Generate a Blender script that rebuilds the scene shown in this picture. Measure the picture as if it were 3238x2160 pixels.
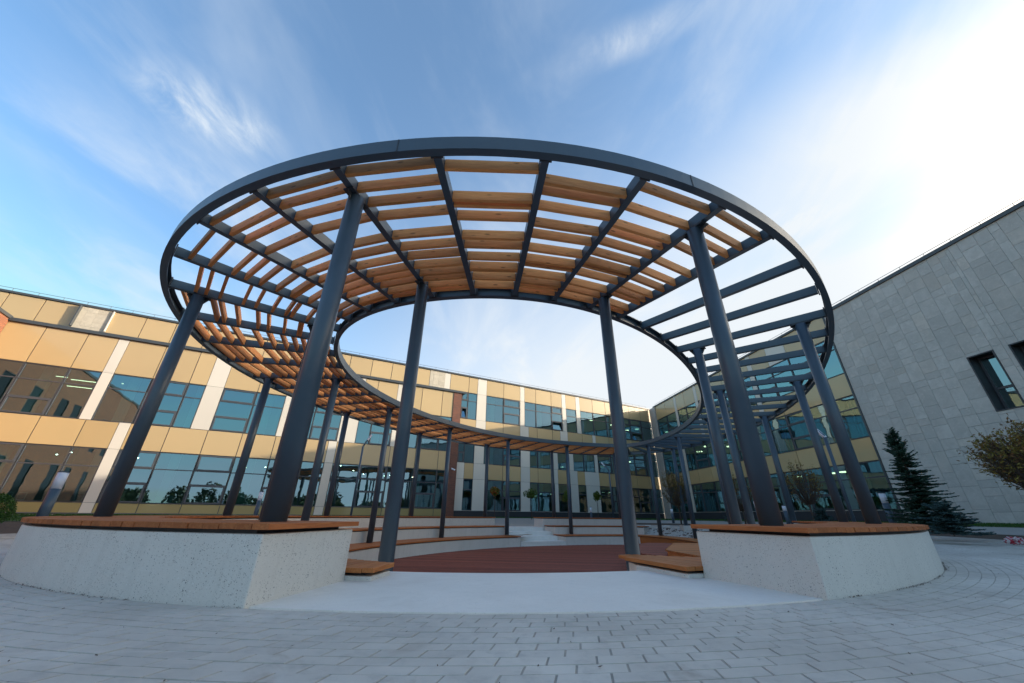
import bpy, math, random
import numpy as np
from mathutils import Vector, Matrix
random.seed(7)
for o in list(bpy.data.objects): bpy.data.objects.remove(o)
scene = bpy.context.scene
col = scene.collection
R = math.radians
scene.cycles.caustics_reflective = False; scene.cycles.caustics_refractive = False
# ------------------------------------------------------------------ camera
PITCH, ROLL, FPX = .442, .010179, 1164.57
cam_d = bpy.data.cameras.new('camera'); cam = bpy.data.objects.new('camera', cam_d); col.objects.link(cam)
scene.camera = cam
cam_d.sensor_width = 36.0; cam_d.lens = 36.0 * FPX / 3238.0
cam_d.clip_start = .05; cam_d.clip_end = 2000
fw = Vector((0, math.cos(PITCH), math.sin(PITCH))); up0 = Vector((0, -math.sin(PITCH), math.cos(PITCH))); rt0 = Vector((1, 0, 0))
rt = rt0 * math.cos(ROLL) + up0 * math.sin(ROLL); up = up0 * math.cos(ROLL) - rt0 * math.sin(ROLL)
m = Matrix((rt, up, -fw)).transposed().to_4x4(); m.translation = Vector((0, 0, .6)); cam.matrix_world = m
# ------------------------------------------------------------------ sun and sky
SUN_AZ, SUN_EL = R(85), R(13.5)
sd = bpy.data.lights.new('sun', 'SUN'); sun = bpy.data.objects.new('sun', sd); col.objects.link(sun)
sd.energy = 2.35; sd.angle = R(.6); sd.color = (1, .86, .68)
sv = Vector((math.cos(SUN_EL) * math.sin(SUN_AZ), math.cos(SUN_EL) * math.cos(SUN_AZ), math.sin(SUN_EL)))
sun.rotation_euler = (-sv).to_track_quat('-Z', 'Y').to_euler()
scene.view_settings.view_transform = 'Standard'; scene.view_settings.look = 'None'
scene.view_settings.gamma = 1; scene.view_settings.use_curve_mapping = False
scene.view_settings.exposure = 1.80
W = bpy.data.worlds.new('World'); scene.world = W; W.use_nodes = True
wt = W.node_tree; wt.nodes.clear()
class NT:
    def __init__(s, t): s.t = t
    def n(s, typ, **kw):
        x = s.t.nodes.new(typ)
        for k, v in kw.items():
            if k.startswith('i_'):
                k2 = k[2:]; x.inputs[int(k2) if k2.isdigit() else k2].default_value = v
            else: setattr(x, k, v)
        return x
    def l(s, a, b): s.t.links.new(a, b)
    def math(s, op, a, b=None, c=None, clamp=False):
        x = s.n('ShaderNodeMath', operation=op); x.use_clamp = clamp
        for i, v in enumerate((a, b, c)):
            if v is None: continue
            if isinstance(v, (int, float)): x.inputs[i].default_value = v
            else: s.l(v, x.inputs[i])
        return x.outputs[0]
    def vmath(s, op, a, b=None):
        x = s.n('ShaderNodeVectorMath', operation=op)
        for i, v in enumerate((a, b)):
            if v is None: continue
            if isinstance(v, (tuple, list)): x.inputs[i].default_value = v
            else: s.l(v, x.inputs[i])
        return x
    def mix(s, f, a, b, bt='MIX'):
        x = s.n('ShaderNodeMix', data_type='RGBA', blend_type=bt)
        for i, v in ((0, f), (6, a), (7, b)):
            if isinstance(v, (int, float)): x.inputs[i].default_value = v
            elif isinstance(v, (tuple, list)): x.inputs[i].default_value = tuple(v) + ((1,) if len(v) == 3 else ())
            else: s.l(v, x.inputs[i])
        return x.outputs[2]
    def ramp(s, fac, stops):
        x = s.n('ShaderNodeMapRange'); x.interpolation_type = 'SMOOTHSTEP'
        s.l(fac, x.inputs[0]); x.inputs[1].default_value, x.inputs[2].default_value, x.inputs[3].default_value, x.inputs[4].default_value = stops
        return x.outputs[0]
    def noise(s, vec, scale, detail=4, rough=.5, dist=0):
        x = s.n('ShaderNodeTexNoise'); x.inputs['Scale'].default_value = scale; x.inputs['Detail'].default_value = detail
        x.inputs['Roughness'].default_value = rough; x.inputs['Distortion'].default_value = dist
        if vec is not None: s.l(vec, x.inputs['Vector'])
        return x.outputs[0]
w = NT(wt)
sky = w.n('ShaderNodeTexSky', sky_type='NISHITA'); sky.sun_disc = False
sky.sun_elevation = SUN_EL; sky.sun_rotation = SUN_AZ; sky.air_density = 1.0; sky.dust_density = 0.6; sky.ozone_density = 2.0
geo = w.n('ShaderNodeTexCoord'); D = w.vmath('NORMALIZE', geo.outputs['Generated']).outputs[0]
sep = w.n('ShaderNodeSeparateXYZ'); w.l(D, sep.inputs[0])
zz = w.math('ADD', w.math('MAXIMUM', sep.outputs[2], 0.0), .1)
px_ = w.math('DIVIDE', sep.outputs[0], zz); py_ = w.math('DIVIDE', sep.outputs[1], zz)
cmb = w.n('ShaderNodeCombineXYZ'); w.l(px_, cmb.inputs[0]); w.l(py_, cmb.inputs[1])
def blob(cx, cy, ang, la, lb):            # soft elongated mask on the cloud layer
    mp = w.n('ShaderNodeMapping', vector_type='TEXTURE'); w.l(cmb.outputs[0], mp.inputs[0])
    mp.inputs['Location'].default_value = (cx, cy, 0); mp.inputs['Rotation'].default_value = (0, 0, R(ang)); mp.inputs['Scale'].default_value = (la, lb, 1)
    L = w.vmath('LENGTH', mp.outputs[0]).outputs[1]
    return w.ramp(L, (1.0, 0.0, 0.0, 1.0))
def streak(ang, sx, sy, detail=7, rough=.6, dist=.6, loc=(0, 0, 0)):
    mp = w.n('ShaderNodeMapping'); w.l(cmb.outputs[0], mp.inputs[0])
    mp.inputs['Rotation'].default_value = (0, 0, R(ang)); mp.inputs['Scale'].default_value = (sx, sy, 1); mp.inputs['Location'].default_value = loc
    return w.noise(mp.outputs[0], 1, detail, rough, dist)
n1 = w.ramp(streak(48, 4.5, 2.4, 6, .55, .5), (.36, .80, 0, 1))
n2 = w.ramp(streak(30, 9, 5, 8, .62, .5, (3, 1, 0)), (.34, .80, 0, 1))
n3 = w.ramp(streak(115, 1.1, 2.6, 5, .5, .3, (5, 2, 0)), (.30, .80, 0, 1))
cl = w.math('MULTIPLY', n2, w.math('MULTIPLY', blob(-.74, .57, 30, .20, .13), 1.15))
cl = w.math('ADD', cl, w.math('MULTIPLY', n1, w.math('MULTIPLY', blob(-.98, .82, 60, .55, .35), .70)))
cl = w.math('ADD', cl, w.math('MULTIPLY', n1, w.math('MULTIPLY', blob(-1.5, 1.15, 60, .9, .5), .45)))
w1 = w.math('MULTIPLY', blob(.24, .42, -22, .30, .055), w.math('ADD', .25, n2))
cl = w.math('ADD', cl, w.math('MULTIPLY', w1, .5))
band = w.math('MULTIPLY', blob(.82, .62, -58, .80, .36), w.math('ADD', .45, w.math('MULTIPLY', n3, .6)))
cl = w.math('ADD', cl, w.math('MULTIPLY', band, .62))
cl = w.math('ADD', cl, w.math('MULTIPLY', n2, w.math('MULTIPLY', blob(.86, .90, -30, .22, .10), .5)))
cl = w.math('ADD', cl, w.math('MULTIPLY', w.ramp(streak(-30, 2.2, .9, 6, .6, .7, (9, 4, 0)), (.42, .8, 0, 1)), .34))
# thin bright veil on the sunward side, thicker towards the horizon
sw = w.vmath('DOT_PRODUCT', D, (.80, .60, .0)).outputs[1]
veil = w.math('MULTIPLY', w.ramp(sw, (-.1, 1.0, 0, 1)), w.math('SUBTRACT', 1.0, w.ramp(sep.outputs[2], (.25, .95, 0, 1))))
hz = w.math('SUBTRACT', 1.0, w.ramp(sep.outputs[2], (.0, .62, 0, 1)))
cl = w.math('ADD', cl, w.math('MULTIPLY', veil, 1.05))
cl = w.math('ADD', cl, w.math('MULTIPLY', hz, .22)); cl = w.math('ADD', cl, .07)
cl = w.math('MINIMUM', cl, 1.0)
skyc = w.mix(1.0, sky.outputs[0], (0.74, .97, 1.07), 'MULTIPLY')
skyc = w.vmath('MINIMUM', skyc, (2.75, 2.95, 3.15)).outputs[0]
cloudc = w.mix(w.ramp(sw, (-.4, .8, 0, 1)), (2.35, 2.6, 2.85), (2.50, 2.66, 2.80))
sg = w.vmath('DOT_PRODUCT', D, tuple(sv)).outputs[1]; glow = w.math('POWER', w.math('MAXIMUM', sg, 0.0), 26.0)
cloudc = w.mix(w.math('MINIMUM', glow, 1.0), cloudc, (48, 40, 30))  # warm glow round the sun, boosted out of view to light the ground
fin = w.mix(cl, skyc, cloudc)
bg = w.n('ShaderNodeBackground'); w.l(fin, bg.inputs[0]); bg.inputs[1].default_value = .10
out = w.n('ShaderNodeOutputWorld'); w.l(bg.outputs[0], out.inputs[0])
# ------------------------------------------------------------------ helpers
class MB:
    def __init__(s): s.v = []; s.f = []
    def hexa(s, p):                       # 8 points: bottom 0-3 (ccw), top 4-7
        b = len(s.v); s.v += [tuple(q) for q in p]
        s.f += [tuple(b + i for i in q) for q in ((3, 2, 1, 0), (4, 5, 6, 7), (0, 1, 5, 4), (1, 2, 6, 5), (2, 3, 7, 6), (3, 0, 4, 7))]
    def frame_box(s, o, a, b, c, ra, rb, rc):   # axes a,b,c with ranges
        o = np.array(o, float); a, b, c = (np.array(q, float) for q in (a, b, c))
        P = lambda x, y, z: o + a * x + b * y + c * z
        pts = [P(x, y, z) for z in rc for x, y in ((ra[0], rb[0]), (ra[1], rb[0]), (ra[1], rb[1]), (ra[0], rb[1]))]
        if np.dot(np.cross(a, b), c) < 0: pts = [pts[i] for i in (3, 2, 1, 0, 7, 6, 5, 4)]
        s.hexa(pts)
    def box(s, x0, x1, y0, y1, z0, z1): s.frame_box((0, 0, 0), (1, 0, 0), (0, 1, 0), (0, 0, 1), (x0, x1), (y0, y1), (z0, z1))
    def tube(s, pts, rad, n=8, cap=True):
        pts = [Vector(p) for p in pts]; b = len(s.v)
        for i, p in enumerate(pts):
            d = (pts[min(i + 1, len(pts) - 1)] - pts[max(i - 1, 0)]).normalized()
            a = d.orthogonal().normalized() if i == 0 else (pa - d * pa.dot(d)).normalized()
            pa = a; c = d.cross(a); r = rad[i] if isinstance(rad, (list, tuple)) else rad
            for k in range(n):
                t = 2 * math.pi * k / n; s.v.append(tuple(p + a * (r * math.cos(t)) + c * (r * math.sin(t))))
        for i in range(len(pts) - 1):
            for k in range(n):
                k2 = (k + 1) % n; s.f.append((b + i * n + k, b + i * n + k2, b + (i + 1) * n + k2, b + (i + 1) * n + k))
        if cap: s.f.append(tuple(b + k for k in range(n))[::-1]); s.f.append(tuple(b + (len(pts) - 1) * n + k for k in range(n)))
    def prism(s, poly, z0, z1):
        n = len(poly); b = len(s.v)
        A = sum(poly[i][0] * poly[(i + 1) % n][1] - poly[(i + 1) % n][0] * poly[i][1] for i in range(n))
        if A < 0: poly = poly[::-1]
        s.v += [(x, y, z0) for x, y in poly] + [(x, y, z1) for x, y in poly]
        s.f.append(tuple(range(b + n - 1, b - 1, -1))); s.f.append(tuple(range(b + n, b + 2 * n)))
        for i in range(n): s.f.append((b + i, b + (i + 1) % n, b + n + (i + 1) % n, b + n + i))
    def quad(s, a, b_, c, d):
        b = len(s.v); s.v += [tuple(a), tuple(b_), tuple(c), tuple(d)]; s.f.append((b, b + 1, b + 2, b + 3))
    def tri(s, a, b_, c):
        b = len(s.v); s.v += [tuple(a), tuple(b_), tuple(c)]; s.f.append((b, b + 1, b + 2))
    def build(s, name, mat, parent=None, smooth=False, kind=None):
        me = bpy.data.meshes.new(name); me.from_pydata(s.v, [], s.f); me.update()
        if mat is not None: me.materials.append(mat)
        if smooth: me.polygons.foreach_set('use_smooth', [True] * len(me.polygons))
        o = bpy.data.objects.new(name, me); col.objects.link(o)
        if parent is not None:
            o.parent = parent; o.matrix_parent_inverse = PINV[parent.name] if parent.name in PINV else Matrix.Identity(4)
        if kind: o['kind'] = kind
        return o
PINV = {}
def thing(name, label, cat, loc=(0, 0, 0), group=None, kind=None):
    o = bpy.data.objects.new(name, None); col.objects.link(o); o.location = loc; o.empty_display_size = .2
    PINV[o.name] = Matrix.Translation(Vector(loc)).inverted()
    if kind: o['kind'] = kind
    else:
        o['label'] = label; o['category'] = cat
        if group: o['group'] = group
    return o
def tag(o, label, cat, group=None):
    o['label'] = label; o['category'] = cat
    if group: o['group'] = group
    return o
def placed(name, me, matrix, parent):      # object sharing a mesh under a thing
    o = bpy.data.objects.new(name, me); col.objects.link(o)
    o.parent = parent; o.matrix_parent_inverse = PINV.get(parent.name, Matrix.Identity(4)); o.matrix_basis = matrix
    return o
def board(name, p0, p1, w0, w1, h, mat, parent, kind=None):
    """board from p0 to p1 (centre line of its top), widths w0,w1, height h downward; local x = grain"""
    p0 = Vector(p0); p1 = Vector(p1); d = p1 - p0; L = d.length; x = d.normalized(); y = Vector((0, 0, 1)).cross(x).normalized(); z = x.cross(y)
    mb = MB(); e = min(.004, h * .12)
    a0, a1 = w0 / 2, w1 / 2
    # chamfered top edges
    prof0 = [(-a0, -h), (a0, -h), (a0, -e), (a0 - e, 0), (-a0 + e, 0), (-a0, -e)]
    prof1 = [(-a1, -h), (a1, -h), (a1, -e), (a1 - e, 0), (-a1 + e, 0), (-a1, -e)]
    mb.v = [(0, yy, zz_) for yy, zz_ in prof0] + [(L, yy, zz_) for yy, zz_ in prof1]
    mb.f = [(5, 4, 3, 2, 1, 0), (6, 7, 8, 9, 10, 11)] + [(i, (i + 1) % 6, 6 + (i + 1) % 6, 6 + i) for i in range(6)]
    o = mb.build(name, mat, None)
    M = Matrix((x, y, z)).transposed().to_4x4(); M.translation = p0
    if parent is not None:
        o.parent = parent; o.matrix_parent_inverse = PINV.get(parent.name, Matrix.Identity(4))
    o.matrix_basis = M
    if kind: o['kind'] = kind
    return o
# ------------------------------------------------------------------ materials
def new_mat(name):
    m = bpy.data.materials.new(name); m.use_nodes = True; t = NT(m.node_tree); b = m.node_tree.nodes['Principled BSDF']; return m, t, b
def coords(t, rnd=False, scale=(1, 1, 1)):
    tc = t.n('ShaderNodeTexCoord'); v = tc.outputs['Object']
    if rnd:
        oi = t.n('ShaderNodeObjectInfo'); k = t.vmath('SCALE', (17.3, 31.7, 11.9)); t.l(oi.outputs['Random'], k.inputs[3]); v = t.vmath('ADD', v, k.outputs[0]).outputs[0]
    if scale != (1, 1, 1): v = t.vmath('MULTIPLY', v, scale).outputs[0]
    return v
def rand(t): return t.n('ShaderNodeObjectInfo').outputs['Random']
def bump(t, b, h, strength, dist=.01):
    x = t.n('ShaderNodeBump'); x.inputs['Strength'].default_value = strength; x.inputs['Distance'].default_value = dist; t.l(h, x.inputs['Height']); t.l(x.outputs[0], b.inputs['Normal']); return x
def simple(name, c, rough=.5, var=.15, nscale=6, metallic=0, spec=.5, rndv=0, bmp=0):
    m, t, b = new_mat(name); v = coords(t)
    n = t.noise(v, nscale, 5, .6)
    lo = tuple(x * (1 - var) for x in c); hi = tuple(min(1, x * (1 + var)) for x in c)
    c_ = t.mix(n, lo, hi)
    if rndv: c_ = t.mix(1.0, c_, t.mix(rand(t), (1 - rndv,) * 3, (1 + rndv,) * 3), 'MULTIPLY')
    t.l(c_, b.inputs['Base Color']); b.inputs['Roughness'].default_value = rough; b.inputs['Metallic'].default_value = metallic
    b.inputs['Specular IOR Level'].default_value = spec
    if bmp: bump(t, b, t.noise(v, nscale * 6, 4, .6), bmp)
    return m
def steel_mat(name='steel_paint', c=(.050, .080, .112), rough=.34):
    m, t, b = new_mat(name); v = coords(t)
    n = t.noise(v, 3.0, 6, .65); s = t.noise(t.vmath('MULTIPLY', v, (1, 1, .25)).outputs[0], 9, 6, .7)
    c_ = t.mix(n, tuple(x * .85 for x in c), tuple(x * 1.18 for x in c))
    dust = t.ramp(s, (.60, .85, 0, .35)); c_ = t.mix(dust, c_, (.13, .14, .15))
    t.l(c_, b.inputs['Base Color']); t.l(t.math('ADD', t.math('MULTIPLY', n, .18), rough - .06), b.inputs['Roughness'])
    bump(t, b, t.noise(v, 60, 3, .5), .05, .002); return m
def wood_mat(name, c, dark, rough=.5, knots=True, gs=1.0, rndv=.22):
    m, t, b = new_mat(name); v = coords(t, True)
    vs = t.vmath('MULTIPLY', v, (1.1 * gs, 14 * gs, 14 * gs)).outputs[0]
    g = t.noise(vs, 2.4, 8, .62, 1.2); f = t.noise(t.vmath('MULTIPLY', v, (4, 90, 90)).outputs[0], 1, 3, .5)
    c_ = t.mix(t.ramp(g, (.32, .72, 0, 1)), dark, c)
    c_ = t.mix(t.math('MULTIPLY', f, .35), c_, tuple(x * .6 for x in dark))
    if knots:
        vo = t.n('ShaderNodeTexVoronoi'); vo.inputs['Scale'].default_value = 1; t.l(t.vmath('MULTIPLY', v, (3.2, 9, 9)).outputs[0], vo.inputs['Vector'])
        k = t.ramp(vo.outputs['Distance'], (.20, .07, 0, 1)); c_ = t.mix(t.math('MULTIPLY', k, .8), c_, tuple(x * .35 for x in dark))
    c_ = t.mix(1.0, c_, t.mix(rand(t), (1 - rndv,) * 3, (1 + rndv, 1 + rndv * .9, 1 + rndv * .8)), 'MULTIPLY')
    t.l(c_, b.inputs['Base Color']); b.inputs['Roughness'].default_value = rough; b.inputs['Specular IOR Level'].default_value = .22
    bump(t, b, t.math('ADD', g, t.math('MULTIPLY', f, .5)), .25, .003); return m
def concrete_mat(name, c=(.40, .41, .415), holes=True, stain=.3):
    m, t, b = new_mat(name); v = coords(t)
    n = t.noise(v, 1.1, 6, .6); n2 = t.noise(v, 9, 6, .7); n3 = t.noise(t.vmath('MULTIPLY', v, (3, 3, .6)).outputs[0], 3, 5, .6)
    c_ = t.mix(n, tuple(x * .86 for x in c), tuple(x * 1.1 for x in c)); c_ = t.mix(t.math('MULTIPLY', n2, .25), c_, tuple(x * .8 for x in c))
    c_ = t.mix(t.ramp(n3, (.55, .85, 0, stain)), c_, (.25, .225, .20))
    c_ = t.mix(t.ramp(t.noise(t.vmath('MULTIPLY', v, (7, 7, .45)).outputs[0], 1.6, 5, .65, .3), (.52, .80, 0, stain + .12)), c_, tuple(x * .66 for x in c))
    h = t.noise(v, 45, 3, .6)
    if holes:
        # exposed aggregate: small dark and brown grains, patchy
        for sc, th, cc in ((80, .20, (.16, .16, .165)), (120, .24, (.17, .12, .09)), (100, .2, (.78, .78, .76)), (46, .08, (.10, .10, .105))):
            vo = t.n('ShaderNodeTexVoronoi'); vo.inputs['Scale'].default_value = sc; t.l(v, vo.inputs['Vector'])
            sel = t.n('ShaderNodeSeparateColor'); t.l(vo.outputs['Color'], sel.inputs[0])
            k = t.math('MULTIPLY', t.math('LESS_THAN', vo.outputs['Distance'], t.math('MULTIPLY', sel.outputs[0], th + .16)), t.math('GREATER_THAN', sel.outputs[1], .52))
            k = t.math('MULTIPLY', k, t.ramp(t.noise(v, 2.2 + sc * .02, 3, .5), (.40, .62, .15, .85)))
            c_ = t.mix(k, c_, cc)
            if sc == 80: h = t.math('SUBTRACT', h, t.math('MULTIPLY', k, 1.5))
    if not holes:
        sc_ = t.noise(t.vmath('MULTIPLY', v, (1.2, 9, 3)).outputs[0], 2.5, 7, .7, 1.5); c_ = t.mix(t.ramp(sc_, (.60, .74, 0, .45)), c_, tuple(min(.85, x * 1.2) for x in c))
        gr = t.noise(v, 85, 2, .5); c_ = t.mix(t.ramp(gr, (.58, .70, 0, .35)), c_, tuple(x * .62 for x in c))
        c_ = t.mix(t.ramp(t.noise(v, .9, 5, .65, .6), (.50, .78, 0, .30)), c_, (.40, .38, .33))
    t.l(c_, b.inputs['Base Color']); b.inputs['Roughness'].default_value = .72; b.inputs['Specular IOR Level'].default_value = .35
    bump(t, b, h, .35, .004); return m
def panel_mat(name, c, coat=.6, rough=.35):
    m, t, b = new_mat(name); v = coords(t)
    n = t.noise(v, .35, 3, .5)
    c_ = t.mix(n, tuple(x * .92 for x in c), tuple(x * 1.07 for x in c)); c_ = t.mix(1.0, c_, t.mix(rand(t), (.94, .94, .94), (1.05, 1.05, 1.05)), 'MULTIPLY')
    t.l(c_, b.inputs['Base Color']); b.inputs['Roughness'].default_value = rough
    b.inputs['Coat Weight'].default_value = coat; b.inputs['Coat Roughness'].default_value = .03
    x = t.n('ShaderNodeBump'); x.inputs['Strength'].default_value = .04; x.inputs['Distance'].default_value = .05; t.l(t.noise(v, 1.3, 2, .5), x.inputs['Height']); t.l(x.outputs[0], b.inputs['Coat Normal'])
    return m
def glass_mat():
    m, t, b = new_mat('window_glass'); m.node_tree.nodes.remove(b)
    v = coords(t, True); bp = t.n('ShaderNodeBump'); bp.inputs['Strength'].default_value = .12; bp.inputs['Distance'].default_value = .03
    t.l(t.noise(v, .9, 2, .5), bp.inputs['Height'])
    gl = t.n('ShaderNodeBsdfGlossy'); gl.inputs['Color'].default_value = (.50, .80, .95, 1); gl.inputs['Roughness'].default_value = .012; t.l(bp.outputs[0], gl.inputs['Normal'])
    tr = t.n('ShaderNodeBsdfTransparent'); tr.inputs[0].default_value = (.26, .52, .50, 1)
    lw = t.n('ShaderNodeFresnel'); lw.inputs['IOR'].default_value = 1.9
    mx = t.n('ShaderNodeMixShader'); t.l(t.math('MINIMUM', t.math('ADD', t.math('MULTIPLY', lw.outputs[0], 1.25), .20), .95), mx.inputs[0]); t.l(tr.outputs[0], mx.inputs[1]); t.l(gl.outputs[0], mx.inputs[2])
    o = m.node_tree.nodes['Material Output']; t.l(mx.outputs[0], o.inputs[0]); return m
def stone_mat(name, c=(.49, .475, .445), warm=(.50, .45, .39)):
    m, t, b = new_mat(name); v = coords(t, True); r = rand(t)
    n = t.noise(v, 2.5, 7, .65, .5); n2 = t.noise(v, 16, 6, .75)
    c_ = t.mix(t.ramp(r, (.72, 1, 0, .55)), c, warm)
    c_ = t.mix(1.0, c_, t.mix(t.math('FRACT', t.math('MULTIPLY', r, 7.31)), (.86, .865, .87), (1.08, 1.08, 1.08)), 'MULTIPLY')
    c_ = t.mix(t.ramp(n, (.35, .65, .0, .5)), c_, tuple(x * .72 for x in c)); c_ = t.mix(t.ramp(t.noise(v, 5, 7, .75, 1.5), (.52, .70, 0, .5)), c_, tuple(min(1, x * 1.25) for x in c)); c_ = t.mix(t.ramp(n2, (.58, .72, 0, .45)), c_, tuple(x * .5 for x in c))
    t.l(c_, b.inputs['Base Color']); b.inputs['Roughness'].default_value = .7; bump(t, b, n2, .3, .006); return m
def brick_mat(name, c1, c2, scale=1.0):
    m, t, b = new_mat(name); tc = t.n('ShaderNodeTexCoord')
    br = t.n('ShaderNodeTexBrick'); t.l(tc.outputs['UV'], br.inputs['Vector']); br.inputs['Scale'].default_value = 1
    br.inputs['Color1'].default_value = (*c1, 1); br.inputs['Color2'].default_value = (*c2, 1); br.inputs['Mortar'].default_value = (.12, .09, .075, 1)
    br.inputs['Mortar Size'].default_value = .010; br.inputs['Brick Width'].default_value = .26; br.inputs['Row Height'].default_value = .078; br.inputs['Bias'].default_value = -.1
    n = t.noise(tc.outputs['UV'], 3, 5, .6); t.l(t.mix(t.math('MULTIPLY', n, .4), br.outputs[0], (.10, .05, .035)), b.inputs['Base Color']); b.inputs['Roughness'].default_value = .8
    bump(t, b, t.math('SUBTRACT', 1.0, br.outputs[1]), .5, .01); return m
def leaf_mat(name, c1, c2, c3=None):
    m, t, b = new_mat(name); g = t.n('ShaderNodeNewGeometry'); r = g.outputs['Random Per Island']
    c_ = t.mix(r, c1, c2)
    if c3: c_ = t.mix(t.math('GREATER_THAN', t.math('FRACT', t.math('MULTIPLY', r, 13.7)), .62), c_, c3)
    t.l(c_, b.inputs['Base Color']); b.inputs['Roughness'].default_value = .55; b.inputs['Specular IOR Level'].default_value = .25
    return m
def paving_mat():
    m, t, b = new_mat('paving_concrete'); v = coords(t)
    n = t.noise(v, .7, 6, .6); n2 = t.noise(v, 7, 7, .7); n3 = t.noise(v, 60, 4, .7)
    c_ = t.mix(t.ramp(n, (.3, .7, 0, 1)), (.48, .45, .405), (.62, .59, .54)); c_ = t.mix(t.ramp(n2, (.45, .8, 0, .5)), c_, (.26, .255, .245))
    c_ = t.mix(1.0, c_, t.mix(rand(t), (.95, .95, .955), (1.04, 1.04, 1.04)), 'MULTIPLY')
    c_ = t.mix(t.ramp(t.noise(v, 1.7, 4, .7, .8), (.57, .74, 0, .5)), c_, (.24, .19, .15))
    c_ = t.mix(t.ramp(n3, (.6, .8, 0, .35)), c_, (.36, .36, .36))
    c_ = t.mix(t.ramp(t.noise(v, .45, 6, .68, 1.0), (.50, .74, 0, .45)), c_, (.30, .30, .30)); c_ = t.mix(t.ramp(t.noise(t.vmath('MULTIPLY', v, (.5, 3.5, 1)).outputs[0], 1.3, 6, .7, .8), (.56, .72, 0, .4)), c_, (.66, .65, .62))
    t.l(c_, b.inputs['Base Color']); b.inputs['Roughness'].default_value = .75; bump(t, b, t.math('ADD', n3, n2), .3, .004); return m
M_steel = steel_mat(); M_dark = steel_mat('dark_metal', (.03, .036, .045), .45)
M_slat = wood_mat('larch_slat', (.88, .405, .150), (.68, .275, .092), .6)
M_plank = wood_mat('oiled_plank', (.50, .175, .060), (.36, .11, .038), .62, False, 1, .16)
M_planklow = wood_mat('oiled_plank_low', (.56, .22, .075), (.40, .135, .04), .6, False, 1, .2)
M_deck = wood_mat('deck_board', (.32, .092, .058), (.19, .050, .034), .7, False, 1, .25)
M_conc = concrete_mat('precast_concrete', (.70, .665, .61), True, .18); M_concf = concrete_mat('cast_concrete', (.66, .63, .585), False, .35)
M_slab = concrete_mat('slab_concrete', (.80, .77, .725), False, .12)
M_pave = paving_mat()
M_beige = panel_mat('beige_glass_panel', (.47, .338, .168), .7, .4); M_olive = panel_mat('beige_plinth_panel', (.32, .26, .105), .6, .4)
M_white = panel_mat('white_panel', (.60, .565, .50), .15, .5)
M_frame = simple('window_frame_metal', (.062, .070, .082), .42, .08, 3)
M_cop = simple('coping_metal', (.05, .058, .066), .4, .08, 3)
M_plinth = simple('dark_plinth', (.030, .034, .042), .5, .15, 2)
M_glass = glass_mat()
M_dglass = simple('dark_glass', (.012, .016, .018), .08, .1, 1, spec=.25)
M_stone = stone_mat('grey_limestone'); M_stonel = stone_mat('pale_travertine', (.50, .455, .37), (.52, .45, .35))
M_brick = brick_mat('orange_brick', (.36, .125, .050), (.26, .085, .038)); M_brickd = brick_mat('red_brick', (.20, .062, .035), (.11, .040, .028))
M_room = simple('room_wall', (.30, .33, .28), .8, .1, 1); M_roomd = simple('room_floor', (.10, .10, .09), .8, .2, 1); M_pil = simple('room_pillar', (.60, .66, .58), .7, .05, 1)
M_roomg = simple('curtain', (.10, .38, .30), .8, .3, 2)
M_soil = simple('soil', (.075, .052, .038), .95, .5, 9, bmp=1.0); M_grass = simple('lawn', (.045, .085, .022), .9, .4, 25, bmp=1.0)
M_path = simple('path_slabs', (.30, .29, .27), .8, .12, 2, bmp=.3); M_ground = simple('ground', (.16, .155, .14), .9, .2, 1)
M_gravel = simple('gravel', (.46, .44, .41), .9, .35, 14, bmp=1.0); M_joint = simple('joint_sand', (.36, .33, .29), .95, .35, 8, bmp=.5)
M_bark = simple('bark', (.075, .055, .042), .85, .35, 20, bmp=.5)
M_spr = leaf_mat('spruce_needles', (.018, .048, .034), (.045, .100, .068)); M_blue = leaf_mat('blue_spruce_needles', (.030, .068, .070), (.070, .130, .130))
M_will = leaf_mat('willow_leaves', (.15, .13, .025), (.27, .20, .045), (.17, .09, .03))
M_top = leaf_mat('maple_leaves', (.045, .090, .012), (.10, .15, .02)); M_topr = leaf_mat('autumn_leaves', (.06, .11, .015), (.14, .15, .02), (.34, .075, .015))
M_hedge = leaf_mat('hedge_leaves', (.02, .06, .010), (.05, .12, .02)); M_far = leaf_mat('far_tree_leaves', (.018, .032, .012), (.05, .07, .022))
def emis(name, c, s):
    m, t, b = new_mat(name); b.inputs['Base Color'].default_value = (.8, .8, .8, 1); b.inputs['Emission Color'].default_value = (*c, 1); b.inputs['Emission Strength'].default_value = s; return m
M_lamp = emis('ceiling_lamp', (1, .80, .50), 1.5); M_spot = emis('spot_lamp', (1, .92, .75), 7)
M_opal = simple('opal_lamp', (.70, .72, .80), .3, .03, 1)
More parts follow.
